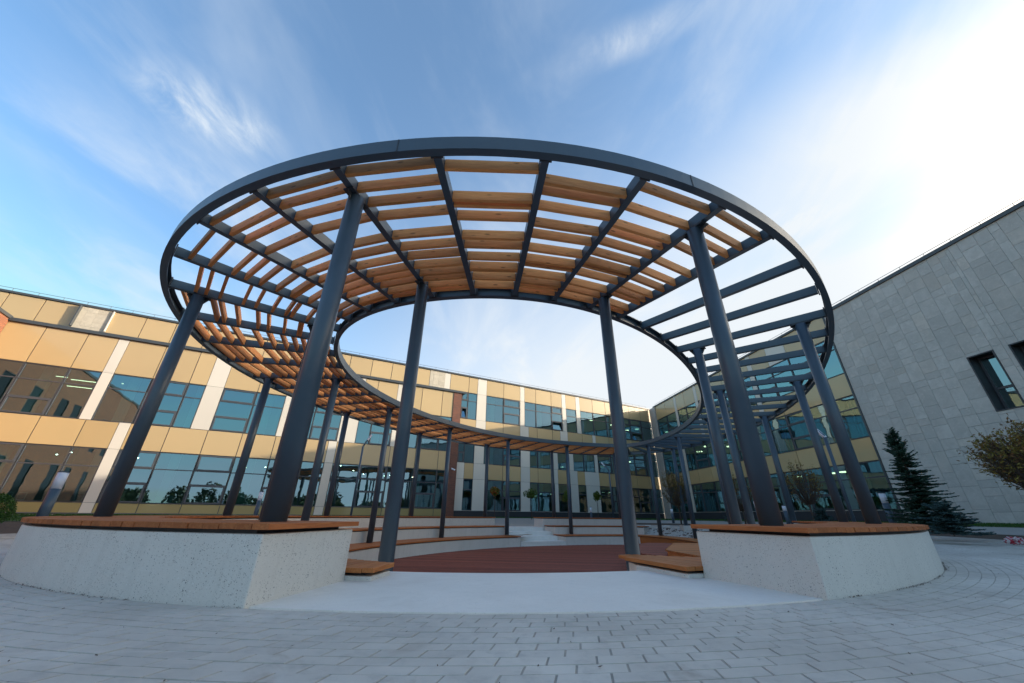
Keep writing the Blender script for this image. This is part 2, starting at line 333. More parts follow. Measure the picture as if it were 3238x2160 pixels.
# ------------------------------------------------------------------ oval curve of the amphitheatre
cen = np.array([1.74, 14.91]); EA, EB, ang = 12.79, 9.02, math.radians(-119)
RC, RS = math.cos(ang), math.sin(ang)
CO_F = [0.01311, -0.0225, 0.00109, 0.0159, -0.01699, -0.0244, 0.0144, 0.00237, -0.00612, -0.00603, 0.00094, 0.00296, -0.00223]
_t = np.linspace(0, 2 * np.pi, 7201)
def _P(t):
    rr = 1 + CO_F[0] + sum(CO_F[2 * k - 1] * np.cos(k * t) + CO_F[2 * k] * np.sin(k * t) for k in range(1, 7))
    u, v = EA * np.cos(t) * rr, EB * np.sin(t) * rr
    return np.stack([cen[0] + RC * u - RS * v, cen[1] + RS * u + RC * v], -1)
_O = _P(_t); _L = np.r_[0, np.cumsum(np.hypot(*np.diff(_O, axis=0).T))]; PER = _L[-1]
def C(a, off=0.0):
    """point on the oval at arc length a, off metres inward"""
    t = np.interp(a % PER, _L, _t); p = _P(np.array(t)); d = _P(np.array(t + 1e-3)) - _P(np.array(t - 1e-3)); d = d / np.hypot(*d)
    n = np.array([-d[1], d[0]])
    if n @ (cen - p) < 0: n = -n
    return p + n * off
def C3(a, off, z): p = C(a, off); return (float(p[0]), float(p[1]), z)
def sector(mb, a0, a1, o0, o1, z0, z1, step=.35):
    """solid ring sector, closed"""
    n = max(1, int(math.ceil(abs(a1 - a0) / step))); A = [a0 + (a1 - a0) * i / n for i in range(n + 1)]
    outer = [C(a, o0(a) if callable(o0) else o0) for a in A]; inner = [C(a, o1(a) if callable(o1) else o1) for a in A]
    b = len(mb.v)
    for p, q in zip(outer, inner): mb.v += [(p[0], p[1], z0), (q[0], q[1], z0), (q[0], q[1], z1), (p[0], p[1], z1)]
    for i in range(n):
        k = b + 4 * i; k2 = k + 4
        mb.f += [(k + 3, k + 2, k2 + 2, k2 + 3), (k, k2, k2 + 1, k + 1), (k, k + 3, k2 + 3, k2), (k + 1, k2 + 1, k2 + 2, k + 2)]
    mb.f += [(b, b + 1, b + 2, b + 3), (b + 4 * n + 3, b + 4 * n + 2, b + 4 * n + 1, b + 4 * n)]
def fixn(o):
    import bmesh
    bm = bmesh.new(); bm.from_mesh(o.data); bmesh.ops.recalc_face_normals(bm, faces=bm.faces); bm.to_mesh(o.data); bm.free(); return o
# ------------------------------------------------------------------ ground
def hterr(off):      # off = outward distance; lawn rises gently to the buildings
    x = min(1, max(0, (off - 3.0) / 4.5)); return .45 * x * x * (3 - 2 * x)
def sheet(name, mat, a0, a1, offs, dz, kind='structure', step=.7, closed=False):
    mb = MB(); n = int((a1 - a0) / step); A = [a0 + (a1 - a0) * i / n for i in range(n + 1)]
    for a in A:
        for o in offs: p = C(a, -o); mb.v.append((p[0], p[1], hterr(o) + dz))
    k = len(offs)
    for i in range(n):
        for j in range(k - 1): mb.f.append((i * k + j, i * k + j + 1, (i + 1) * k + j + 1, (i + 1) * k + j))
    o = fixn(mb.build(name, mat)); 
    if o.data.polygons[0].normal.z < 0: o.data.flip_normals()
    if kind: o['kind'] = kind
    return o
sheet('ground', M_ground, 0, PER, [0, 2.5, 3, 3.75, 4.5, 5.25, 6, 6.75, 7.5, 12, 30, 80, 250, 900], -.030, closed=True)
sheet('pavement_bed', M_joint, 0, PER, [0.0, 1.5, 3.0, 3.6, 4.2], -.0035)
ring_end = 4.2
# soil beds left and right of the seating, path ring and lawn
sheet('soil_bed', M_soil, 53, 66, [4.2, 4.8, 5.4, 5.9], -.004, step=.5); sheet('soil_bed', M_soil, 12, 37, [4.2, 4.5, 4.8, 5.0], -.004, step=.5)
sheet('path', M_path, 66, PER + 12, [4.2, 4.8, 5.4, 6.0, 7.0], -.002); sheet('path', M_path, 37, 53, [4.2, 4.8, 5.4, 6.0, 7.0], -.002); sheet('path', M_path, 12, 37, [5.0, 5.5, 6.0, 6.4], .004)
sheet('lawn', M_grass, 37, 53, [7.0, 7.5, 10, 16, 22], .004); sheet('lawn', M_grass, 12, 37, [6.4, 6.8, 7.2, 7.6, 10, 16, 20], .008); sheet('lawn', M_grass, 53, 66, [5.9, 6.5, 7, 7.5, 9], .004)
sheet('path', M_path, 53, 66, [9, 9.5, 12, 20], .004)
def grass(a0, a1, o0, o1, n, seed):
    rd = random.Random(seed); mb = MB()
    for _ in range(n):
        a = rd.uniform(a0, a1); o = rd.uniform(o0, o1); p = C(a, -o); z = hterr(o); h = rd.uniform(.04, .10); th = rd.uniform(0, 6.28); w_ = .012
        dx, dy = math.cos(th) * w_, math.sin(th) * w_; lx, ly = rd.uniform(-.03, .03), rd.uniform(-.03, .03)
        mb.tri((p[0] - dx, p[1] - dy, z), (p[0] + dx, p[1] + dy, z), (p[0] + lx, p[1] + ly, z + h))
    tag(mb.build('grass', M_hedge, kind='stuff'), {1: 'strip of short green grass between path and far building', 2: 'strip of green grass along the stone-clad wall on the right', 3: 'patch of green grass by the round shrub on the left'}[seed], 'grass')
grass(38, 52, 7.0, 9.5, 16000, 1); grass(13, 36, 6.4, 8.4, 26000, 2); grass(54, 65, 5.9, 8.9, 14000, 3)
# paving stones laid in curved rows round the oval
ps = thing('paving', '', '', kind='structure', loc=(0, 2, 0))
rows = []; o = 0.012
rd = random.Random(5)
while o < 4.05:
    wd = .104; rows.append((o, o + wd - .004)); o += wd
stones = []
for ri, (o0, o1) in enumerate(rows):
    a = -16 + (.104 if ri % 2 else 0) + rd.uniform(-.01, .01)
    while a < 24:
        Lc = .208; p = C(a + Lc / 2, -(o0 + o1) / 2)
        d = math.hypot(p[0], p[1]); stones.append((d, a, Lc, o0, o1)); a += Lc
stones.sort(key=lambda s: s[0] + (99 if (abs(math.degrees(math.atan2(C(s[1], -s[3])[0], C(s[1], -s[3])[1]))) > 66) else 0))
restp = MB()
def paver(mb, s):
    d, a, Lc, o0, o1 = s; z = hterr((o0 + o1) / 2) + random.uniform(-.0015, .0015); g = .0022; sk = .012
    q = [C(a + g + sk, -o0), C(a + Lc - g + sk, -o0), C(a + Lc - g - sk, -o1), C(a + g - sk, -o1)]
    c0 = sum(q) / 4
    if np.cross(q[1] - q[0], q[2] - q[1]) < 0: q = q[::-1]
    bot = [(p[0], p[1], z - .02) for p in q]; top = [(*(p + (c0 - p) / np.hypot(*(c0 - p)) * .004), z) for p in q]
    mb.hexa(bot + top)
for i, s in enumerate(stones):
    if i < 300: mb = MB(); paver(mb, s); mb.build('paving_stone', M_pave, ps)
    else: paver(restp, s)
restp.build('paving_stone', M_pave, ps, kind='stuff')
# far paving of the ring (too fine to tell apart)
sheet('pavement', M_pave, 24.1, PER - 16.1, [0.0, 1.5, 3.0, 3.6, 4.19], -.004)
# dry debris gathered where paving meets the bench walls
mb = MB(); rd = random.Random(41)
for _ in range(2600):
    a = rd.choice((rd.uniform(-16, 2.6), rd.uniform(7.25, 20))); o_ = -abs(rd.gauss(0, .022)) - .004
    if math.sin(a * 2.3) + math.sin(a * 5.1 + 1) < -.3: continue
    p = C(a, o_); q = rd.uniform(.003, .009); t_ = rd.uniform(0, 3.14); c_, s_ = math.cos(t_) * q, math.sin(t_) * q
    mb.quad((p[0] - c_, p[1] - s_, .004), (p[0] + s_ * .6, p[1] - c_ * .6, .006), (p[0] + c_, p[1] + s_, .010), (p[0] - s_ * .6, p[1] + c_ * .6, .006))
for _ in range(420):
    a = rd.uniform(-12, 22); p = C(a, -rd.uniform(.05, 2.2)); q = rd.uniform(.004, .013); t_ = rd.uniform(0, 3.14); c_, s_ = math.cos(t_) * q, math.sin(t_) * q
    mb.quad((p[0] - c_, p[1] - s_, .004), (p[0] + s_ * .6, p[1] - c_ * .6, .006), (p[0] + c_, p[1] + s_, .009), (p[0] - s_ * .6, p[1] + c_ * .6, .006))
tag(mb.build('debris', M_bark, kind='stuff'), 'scattered dry brown crumbs along the foot of the bench walls', 'debris')
# ------------------------------------------------------------------ amphitheatre (recessed)
DECK = -.80
mb = MB(); sector(mb, 0, PER, 3.2, 3.9, DECK - .3, DECK - .02, .6); fixn(mb.build('deck_foundation', M_concf, kind='structure'))
inn = [C(PER * i / 160, 3.86) for i in range(160)]
dk = thing('wooden_deck', '', '', kind='structure', loc=(float(cen[0]), float(cen[1]), DECK))
mb = MB(); mb.prism([tuple(p) for p in [C(PER * i / 120, 3.9) for i in range(120)]], DECK - .25, DECK - .06); mb.build('deck_base', M_dark, dk)
dd = np.array([math.cos(R(-7)), math.sin(R(-7))]); dn = np.array([-dd[1], dd[0]])
P_ = np.array(inn); vv = (P_ - cen) @ dn; uu = (P_ - cen) @ dd
y = vv.min() + .02
while y < vv.max() - .15:
    ws = .135; us = []
    for yy in (y, y + ws - .008):
        xs = []
        for i in range(160):
            j = (i + 1) % 160
            if (vv[i] - yy) * (vv[j] - yy) <= 0 and vv[i] != vv[j]: k = (yy - vv[i]) / (vv[j] - vv[i]); xs.append(uu[i] + k * (uu[j] - uu[i]))
        if len(xs) >= 2: us.append((min(xs), max(xs)))
    if len(us) == 2:
        u0, u1 = max(us[0][0], us[1][0]), min(us[0][1], us[1][1])
        if u1 - u0 > .4:
            c = cen + dn * (y + ws / 2 - .004)
            board('deck_board', (*(c + dd * u0), DECK + random.uniform(-.002, .002)), (*(c + dd * u1), DECK), ws - .016, ws - .016, .03, M_deck, dk)
    y += ws
# tiers -------------------------------------------------
SL, SR = 2.63 + PER, 7.2          # ends of the blocks beside the entrance
def planks(parent, a0, a1, o0, o1, ztop, near, mat=M_plank, pw=.148, th=.042, indiv=lambda a: True):
    n = max(1, int(round((a1 - a0) / pw))); pw = (a1 - a0) / n; rest = MB(); cnt = 0
    for i in range(n):
        a = a0 + (i + .5) * pw
        if callable(o1): oi = o1(a)
        else: oi = o1
        jit = random.uniform(-.006, .006)
        p0, p1 = C(a, o0 + jit), C(a, oi + jit)
        if indiv(a):
            w0 = np.hypot(*(C(a + pw / 2, o0) - C(a - pw / 2, o0))) - .007; w1 = max(.03, np.hypot(*(C(a + pw / 2, oi) - C(a - pw / 2, oi))) - .007)
            board('plank', (*p0, ztop + random.uniform(-.0015, .0015)), (*p1, ztop), w0, w1, th, mat, parent)
        else:
            q = [C(a - pw / 2 + .004, o0), C(a + pw / 2 - .004, o0), C(a + pw / 2 - .004, oi), C(a - pw / 2 + .004, oi)]
            if np.cross(q[1] - q[0], q[2] - q[1]) < 0: q = q[::-1]
            rest.hexa([(p[0], p[1], ztop - th) for p in q] + [(p[0], p[1], ztop) for p in q]); cnt += 1
    if cnt:
        o = rest.build('plank', mat, parent); 
        if cnt > 1: o['kind'] = 'stuff'
def tier(name, label, a0, a1, o0, o1, zc, zb, pl=True, conc=M_conc, indiv=lambda a: False, ov=.03, base=True, lab=None, cat='bench', mat=M_plank, ends=(0.03, 0.03)):
    t = thing(name, label, cat, loc=C3((a0 + a1) / 2, (o0 + (o1 if not callable(o1) else o1((a0 + a1) / 2))) / 2, zb), group='curved tiers of the amphitheatre')
    if base: mb = MB(); sector(mb, a0, a1, o0, o1, zb, zc); cb = fixn(mb.build('concrete_base', conc, t)); bv = cb.modifiers.new('edge', 'BEVEL'); bv.width = .009; bv.segments = 2; bv.limit_method = 'ANGLE'; bv.angle_limit = R(50)
    of = (lambda a: (o1(a) if callable(o1) else o1) - .10)
    mb = MB(); sector(mb, a0 + .12, a1 - .12, o0 + .07, of, zc, zc + .03); fixn(mb.build('support_frame', M_dark, t))
    if pl: planks(t, a0 - ends[0], a1 + ends[1], o0 - .02, (lambda a: (o1(a) if callable(o1) else o1) + ov), zc + .072, None, mat, indiv=indiv)
    return t
tier('seating_bench', 'long pale concrete bench with brown planks left of the entrance, sweeping round the left side', 46.15, SL, 0, 1.25, .458, DECK - .1, indiv=lambda a: a > 60, ends=(.03, .05))
tier('seating_bench', 'large pale concrete bench topped with orange planks right of the entrance', SR, 20.5, 0, 1.25, .458, DECK - .1, indiv=lambda a: a < 20.6, ends=(.05, .03))
tier('seating_bench', 'short high concrete bench with dark planks at the far right of the stairs', 36.4, 42.6, 0, 1.25, .458, DECK - .1, conc=M_concf)
tier('seating_bench', 'middle concrete tier with thin plank top along the left side', 46.2, PER + .5, 1.25, 2.55, .030, DECK - .1, conc=M_concf)
tier('seating_bench', 'lowest concrete tier with plank top, left of the deck', 46.3, PER + .2, 2.55, 3.85, -.405, DECK - .1, conc=M_concf)
tier('seating_bench', 'middle short tier right of the far stairs', 34.5, 42.5, 1.25, 2.55, .030, DECK - .1, conc=M_concf)
tier('seating_bench', 'lowest short tier right of the far stairs', 34.2, 42.6, 2.55, 3.85, -.405, DECK - .1, conc=M_concf)
# low plank seats just inside the entrance
tier('low_seat', 'low plank seat just behind the left entrance block, at its inner corner', PER + .55, PER + 2.95, 1.26, lambda a: 1.72 + .45 * min(1, max(0, (PER + 2.95 - a) / 1.6)), .040, -.2, indiv=lambda a: True, mat=M_planklow)
tier('low_seat', 'low curved plank seat behind the right entrance block, rounded at its tip', 6.95, 13.0, 1.26, lambda a: 1.80 + .82 * math.exp(-((a - 7.25) / .75) ** 2) - .35 * max(0, (7.15 - a) / .2) ** 2, .040, -.2, indiv=lambda a: True, mat=M_planklow)
tier('curved_seat', 'curved wooden seat rimming the right side of the sunken deck', 11.0, 34.1, 2.75, 3.85, -.405, DECK - .1, conc=M_planklow, mat=M_planklow)
# raised stage
pt = thing('stage_platform', 'raised reddish brown board platform at the right edge of the deck', 'platform', loc=(4.4, 11.5, DECK))
poly = [(3.05, 10.6), (3.5, 9.6), (4.3, 9.5), (5.2, 11.2), (5.9, 13.2), (5.7, 14.4), (4.9, 14.7), (3.8, 13.4)]
mb = MB(); mb.prism(poly, DECK, -.232); mb.build('platform_body', M_deck, pt)
wt_ = thing('wooden_block', 'orange-brown wooden block bench standing at the right of the reddish platform', 'bench', loc=(4.8, 9.8, -.2))
bp_ = [(3.75, 8.15), (3.62, 9.7), (4.95, 12.5), (6.0, 12.4), (6.2, 10.4), (5.2, 8.2)]
mb = MB(); mb.prism(bp_, -.198, -.112); mb.build('block_body', M_planklow, wt_); mb = MB(); mb.prism([(x * .99 + .05, y * .99 + .1) for x, y in bp_], DECK, -.2); mb.build('block_base', M_planklow, wt_)
ba = np.array(bp_); y = ba[:, 1].min() + .03
while y < ba[:, 1].max() - .2:
    xs = []
    for i in range(len(bp_)):
        a_, b_ = ba[i], ba[(i + 1) % len(bp_)]
        for yy in (y, y + .13):
            if (a_[1] - yy) * (b_[1] - yy) < 0: xs.append(a_[0] + (yy - a_[1]) / (b_[1] - a_[1]) * (b_[0] - a_[0]))
    if len(xs) == 4: xs.sort(); board('plank', (xs[0] - .01, y + .065, -.078), (xs[3] + .01, y + .065, -.078), .127, .127, .032, M_planklow, wt_)
    y += .134
pa = np.array(poly)
y = pa[:, 1].min() + .05
while y < pa[:, 1].max() - .2:
    xs = []
    for i in range(len(poly)):
        a_, b_ = pa[i], pa[(i + 1) % len(poly)]
        for yy in (y, y + .13):
            if (a_[1] - yy) * (b_[1] - yy) < 0: xs.append(a_[0] + (yy - a_[1]) / (b_[1] - a_[1]) * (b_[0] - a_[0]))
    if len(xs) == 4:
        xs.sort(); board('plank', (xs[1], y + .065, -.20), (xs[2], y + .065, -.20), .127, .127, .03, M_deck, pt)
    y += .134
# entrance slab and steps, far stairs
mb = MB(); sector(mb, SL - PER + .0, SR, 0.045, 1.97, -.9, -.001, .3); fixn(mb.build('entrance_slab', M_slab, kind='structure'))
st = thing('steps', '', '', kind='structure', loc=C3(4.9, 2.9, DECK))
for i, (o0, o1) in enumerate(((1.972, 2.6), (2.602, 3.23), (3.232, 3.85))):
    mb = MB(); sector(mb, 3.2, 6.6, o0, o1, DECK - .1, -.2 * (i + 1), .3); fixn(mb.build('step', M_slab, st))
st = thing('steps', '', '', kind='structure', loc=C3(44.4, 2, DECK))
mb = MB(); sector(mb, 42.602, 46.148, -.2, 1.22, DECK - .1, .0, .3); fixn(mb.build('step', M_slab, st))
for i, (o0, o1) in enumerate(((1.222, 2.1), (2.102, 2.98), (2.982, 3.85))):
    mb = MB(); sector(mb, 42.602 if i else 42.5, 46.25, o0, o1, DECK - .1, -.2 * (i + 1), .3); fixn(mb.build('step', M_slab, st))
# rubble planting pit on the right
mb = MB(); n = 40
for i in range(n + 1):
    a = 20.5 + (36.4 - 20.5) * i / n
    for j in range(9):
        o_ = 2.74 * j / 8; p = C(a, o_); mb.v.append((p[0], p[1], -.02 - .40 * (j / 8) + (random.uniform(-.07, .07) if 0 < j < 8 else 0)))
for i in range(n):
    for j in range(8): mb.f.append((i * 9 + j, i * 9 + j + 1, (i + 1) * 9 + j + 1, (i + 1) * 9 + j))
o = fixn(mb.build('gravel_slope', M_soil, kind='structure'))
if o.data.polygons[0].normal.z < 0: o.data.flip_normals()
mb = MB(); rd = random.Random(3)
for _ in range(4200):
    a = rd.uniform(20.6, 36.3); o_ = rd.uniform(.05, 2.6); p = C(a, o_); z = -.02 - .40 * o_ / 2.74; r_ = rd.choice((.03, .04, .04, .06, .11)) * rd.uniform(.7, 1.4)
    b = len(mb.v)
    for s in ((1, 0, 0), (0, 1, 0), (-1, 0, 0), (0, -1, 0), (0, 0, .8), (0, 0, -.8)): mb.v.append((p[0] + s[0] * r_ * rd.uniform(.6, 1.3), p[1] + s[1] * r_ * rd.uniform(.6, 1.3), z + s[2] * r_ * rd.uniform(.6, 1.2)))
    mb.f += [(b + i, b + (i + 1) % 4, b + 4) for i in range(4)] + [(b + (i + 1) % 4, b + i, b + 5) for i in range(4)]
tag(mb.build('rubble', M_gravel, kind='stuff'), 'grey and brown rubble in the unfinished planting pit on the right', 'rubble')
mb = MB(); sector(mb, 20.6, 36.3, -.12, .0, -.3, .05); tag(fixn(mb.build('kerb', M_concf)), 'low concrete kerb along the outer edge of the rubble pit', 'kerb')
# ------------------------------------------------------------------ pergola
ZB = 4.60
pg = thing('pergola', 'large oval steel pergola with orange timber slats on round dark columns', 'pergola', loc=(float(cen[0]), float(cen[1]), 0))
def ring(name, off_web, sign):
    """channel section swept round the oval, web at off_web, flanges pointing sign*inward"""
    fl, th, H_ = .105, .014, .212
    sec = [(0, 0), (fl, 0), (fl, th), (th, th), (th, H_ - th), (fl, H_ - th), (fl, H_), (0, H_)]
    mb = MB(); n = 280
    for i in range(n):
        a = PER * i / n
        for u, z in sec: p = C(a, off_web + sign * u); mb.v.append((p[0], p[1], ZB + z))
    k = len(sec)
    for i in range(n):
        j = (i + 1) % n
        for q in range(k): q2 = (q + 1) % k; mb.f.append((i * k + q, i * k + q2, j * k + q2, j * k + q))
    return fixn(mb.build(name, M_steel, pg))
ring('outer_ring', 0, 1); ring('inner_ring', 3.40, -1)
# splice marks (weld seams) on the outer ring
for a in (3.05, 6.95):
    p = C(a, -.002); q = C(a + .014, -.002); mb = MB(); nn = C(a, -.006); n2_ = C(a + .014, -.006)
    mb.hexa([(p[0], p[1], ZB + .003), (nn[0], nn[1], ZB + .003), (n2_[0], n2_[1], ZB + .003), (q[0], q[1], ZB + .003), (p[0], p[1], ZB + .209), (nn[0], nn[1], ZB + .209), (n2_[0], n2_[1], ZB + .209), (q[0], q[1], ZB + .209)])
    fixn(mb.build('weld_seam', M_dark, pg))
CARC = [2.16, 7.64, 12.7, 17.53, 22.55, 27.7, 31.9, 36.6, 41.45, 46.43, 51.6, 56.65, 61.4, 67.15]
beams = []
for i, a in enumerate(CARC):
    b = CARC[(i + 1) % 14] + (PER if i == 13 else 0)
    for k in range(4): beams.append(a + (b - a) * k / 4)
def basis(a):
    p0, p1 = C(a, 0), C(a, 3.4); d = (p1 - p0) / 3.4; return p0, np.array([d[0], d[1], 0]), np.array([-d[1], d[0], 0])
for a in beams:
    p0, dv, sv_ = basis(a); o = (p0[0], p0[1], ZB)
    mb = MB(); mb.frame_box(o, dv, sv_, (0, 0, 1), (.135, 3.265), (-.05, .05), (.012, .178)); bo = mb.build('radial_beam', M_steel, pg)
    mb = MB()
    for x0 in (.112, 3.268):
        mb = MB(); mb.frame_box(o, dv, sv_, (0, 0, 1), (x0, x0 + .020), (-.078, .078), (-.004, .205)); mb.build('end_plate', M_dark, bo)
slats = []
rd = random.Random(11)
BP = [[.26, .52, .76, 1.07, 1.5, 1.78, 2.06, 2.30, 2.52, 2.68, 2.95, 3.08], [.30, .62, .98, 1.16, 1.42, 1.72, 1.98, 2.08, 2.34, 2.62, 2.86, 3.06], [.50, .66, .94, 1.30, 1.52, 1.86, 2.12, 2.26, 2.56, 2.80, 2.92, 3.10], [.34, .80, .92, 1.22, 1.58, 1.80, 2.14, 2.42, 2.50, 2.78, 3.02]]
nb = len(beams)
for i in range(nb):
    a0 = beams[i]; a1 = beams[(i + 1) % nb] + (PER if i == nb - 1 else 0)
    am = (a0 + a1) / 2
    if 9.05 < am < 36.5: continue
    for off in BP[(i * 3 + (i // 5)) % 4]:
        off += rd.uniform(-.035, .035)
        q0, q1 = C(a0, off), C(a1, off); d = (q1 - q0); d /= np.hypot(*d)
        slats.append((math.hypot(*((q0 + q1) / 2)), (*(q0 + d * .053), ZB + .184), (*(q1 - d * .053), ZB + .184)))
slats.sort(key=lambda s: s[0])
rest = MB()
for i, (d_, q0, q1) in enumerate(slats):
    if i < 300: board('slat', q0, q1, .055, .055, .162, M_slat, pg)
    else:
        v0 = np.array(q0); v1 = np.array(q1); x = (v1 - v0); Ln = np.linalg.norm(x); x /= Ln; rest.frame_box(v0, x, (-x[1], x[0], 0), (0, 0, 1), (0, Ln), (-.0275, .0275), (-.162, 0))
rest.build('slat', M_slat, pg, kind='stuff')
for i, a in enumerate(CARC):
    for off in (.60, 2.80):
        if i in (7,) and off == .60: pass
        p = C(a, off)
        zb = .40 if off < 1 else -.42
        if off < 1 and 21 < a < 36: zb = .15
        if off > 1 and i in (0,): zb = -.40
        if off > 1 and i in (1,): zb = -.60
        mb = MB(); mb.tube([(p[0], p[1], zb), (p[0], p[1], ZB - .035)], .1095, 40); cyl = mb.build('column', M_steel, pg)
        for k, poly_ in enumerate(cyl.data.polygons): poly_.use_smooth = len(poly_.vertices) == 4
        _, dv, sv_ = basis(a); o = (p[0], p[1], ZB); mb = MB()
        mb.frame_box(o, dv, sv_, (0, 0, 1), (-.19, .19), (-.075, .075), (-.035, -.012)); mb.frame_box(o, dv, sv_, (0, 0, 1), (-.15, .15), (-.060, .060), (-.0118, .0118))
        for s in (1, -1):   # triangular gussets
            for w_ in (-.006,):
                A = np.array(o); e = lambda x, yv, z: tuple(A + dv * x * s + sv_ * yv + np.array([0, 0, z]))
                mb.hexa([e(.107, -.006, -.16), e(.112, -.006, -.16), e(.112, .006, -.16), e(.107, .006, -.16), e(.107, -.006, -.036), e(.185, -.006, -.036), e(.185, .006, -.036), e(.107, .006, -.036)])
        fixn(mb.build('cap_plate', M_dark, cyl))
# concrete footings in the pit
for a, off, lb in ((31.9, .60, 'square concrete footing under the column nearest the far kerb of the rubble pit'), (27.5, .60, 'square concrete footing in the rubble pit under the middle outer column'), (22.57, .60, 'square concrete footing in the rubble pit closest to the right bench')):
    p = C(a, off); mb = MB(); mb.box(p[0] - .27, p[0] + .27, p[1] - .27, p[1] + .27, -.5, .17); tag(mb.build('column_footing', M_concf), lb, 'footing', 'concrete footings in the rubble pit')
# ------------------------------------------------------------------ buildings
COR = np.array([16.824, 44.068])
class Facade:
    def __init__(s, name, label, az, off=0.0, scale=1.0, zoff=.6):
        s.d = np.array([math.sin(R(az)), math.cos(R(az))]); n = np.array([s.d[1], -s.d[0]])
        if n @ (-COR) < 0: n = -n
        s.n = n; s.off = off; s.sc = scale; s.sf = float(-COR @ s.d); s.O = COR + n * off; s.zo = zoff
        s.t = None; s.label = label; s.name = name; s.glass = M_glass
    def make(s, cat='building', at=0): q = s.P(at, -.15); s.t = thing(s.name, s.label, cat, loc=q); return s
    def S(s, x): return s.sf + (x - s.sf) * s.sc
    def P(s, x, z, dep=0): p = s.O + s.d * s.S(x) + s.n * dep; return (float(p[0]), float(p[1]), z * s.sc + s.zo)
    def box(s, mb, s0, s1, z0, z1, d0, d1, g=0):
        o = (s.O[0], s.O[1], s.zo); mb.frame_box(o, (*s.d, 0), (*s.n, 0), (0, 0, 1), (s.S(s0) + g, s.S(s1) - g), (d0, d1), (z0 * s.sc + g, z1 * s.sc - g))
    def part(s, name, mat, s0, s1, z0, z1, d0, d1, g=0, parent=None):
        mb = MB(); s.box(mb, s0, s1, z0, z1, d0, d1, g); return mb.build(name, mat, parent or s.t)
    def uvpart(s, name, mat, s0, s1, z0, z1, d0, d1):
        o = s.part(name, mat, s0, s1, z0, z1, d0, d1); me = o.data; uv = me.uv_layers.new(name='UVMap')
        for poly in me.polygons:
            for li in poly.loop_indices:
                co_ = me.vertices[me.loops[li].vertex_index].co; q = np.array([co_.x - s.O[0], co_.y - s.O[1]])
                side = abs(poly.normal.x * s.d[0] + poly.normal.y * s.d[1]) > .7
                uv.data[li].uv = ((q @ s.n) if side else (q @ s.d), co_.z)
        return o
    def window(s, s0, s1, z0, z1, splits=(), sash=(), opened=()):
        """frame with panes; splits = transom heights; sash = indices of opening lights (thicker frame)"""
        fr = MB(); g = .018; w_ = .03; D0, D1 = -.06, .008
        zs = [z0] + list(splits) + [z1]
        s.box(fr, s0 + g, s0 + g + w_, z0 + g, z1 - g, D0, D1); s.box(fr, s1 - g - w_, s1 - g, z0 + g, z1 - g, D0, D1)
        s.box(fr, s0 + g + w_, s1 - g - w_, z0 + g, z0 + g + w_, D0, D1); s.box(fr, s0 + g + w_, s1 - g - w_, z1 - g - w_, z1 - g, D0, D1)
        for z in splits: s.box(fr, s0 + g + w_, s1 - g - w_, z - .028, z + .028, D0, D1 - .002)
        sas = []
        for i in sash:
            sa = MB(); sas.append(sa)
            a, b = zs[i] + .035, zs[i + 1] - .035; x0, x1 = s0 + .052, s1 - .052; q = .075
            for bx in ((x0, x0 + q, a, b), (x1 - q, x1, a, b), (x0 + q, x1 - q, a, a + q), (x0 + q, x1 - q, b - q, b)): s.box(sa, *bx, -.05, .028)
        f = fr.build('window', M_frame, s.t)
        for sa in sas: sa.build('sash', M_frame, f)
        for i in range(len(zs) - 1):
            pn = MB(); a, b = zs[i] + .02, zs[i + 1] - .02; x0, x1 = s0 + .04, s1 - .04
            if i in opened:      # bottom hung light tilted out
                A = s.P(x0, a, -.02); B = s.P(x1, a, -.02); Cc = s.P(x1, b - .02, -.26); Dd = s.P(x0, b - .02, -.26); pn.quad(B, A, Dd, Cc) if False else pn.quad(A, B, Cc, Dd)
            else:
                tw = random.uniform(-.003, .003); tv = random.uniform(-.003, .003)
                A = s.P(x0, a, -.035 - tw - tv); B = s.P(x1, a, -.035 + tw - tv); Cc = s.P(x1, b, -.035 + tw + tv); Dd = s.P(x0, b, -.035 - tw + tv); pn.quad(A, B, Cc, Dd)
            pn.build('pane', s.glass, f)
        return f
    def row(s, z0, z1, joints, types, wsp=None):
        """joints: list of s; types: per cell letter B/W/O/G.. ; wsp: dict letter->(splits,sash)"""
        bk = MB()
        for i, ty in enumerate(types):
            a, b = joints[i], joints[i + 1]
            if ty in 'BWOZ':
                s.box(bk, a, b, z0, z1, -.30, -.022)
                if ty == 'Z': s.stones(a, b, z0, z1, M_stonel, .06)
                else: s.part({'B': 'beige_panel', 'O': 'beige_panel', 'W': 'white_panel'}[ty], {'B': M_beige, 'O': M_olive, 'W': M_white}[ty], a, b, z0, z1, -.02, .012 if ty != 'W' else .02, .022 if ty != 'W' else .008)
            elif ty == ' ': pass
            else:
                sp, sa, *op = wsp[ty]; s.window(a, b, z0, z1, sp, sa, op[0] if op else ())
        if bk.v: bk.build('backing_wall', M_frame, s.t)
    def stones(s, a, b, z0, z1, mat, dep, budget=None, pw=(.32, .5, .62), hh=(.32, .62, .94), skip=None):
        x = a; rd = random.Random(21); out = []
        while x < b - .05:
            w_ = min(rd.choice(pw), b - x)
            if b - (x + w_) < .15: w_ = b - x
            z = z0 - rd.uniform(0, .5)
            while z < z1:
                h = rd.choice(hh); q0, q1 = max(z, z0), min(z + h, z1)
                if q1 - q0 > .03 and not (skip and any(x + w_ / 2 > k[0] and x + w_ / 2 < k[1] and (q0 + q1) / 2 > k[2] and (q0 + q1) / 2 < k[3] for k in skip)): out.append((x, x + w_, q0, q1))
                z += h
            x += w_
        if budget:
            out.sort(key=lambda c: math.hypot(*s.P((c[0] + c[1]) / 2, 0)[:2]) if (c[0] > -33.8) else 999)
        rest = MB()
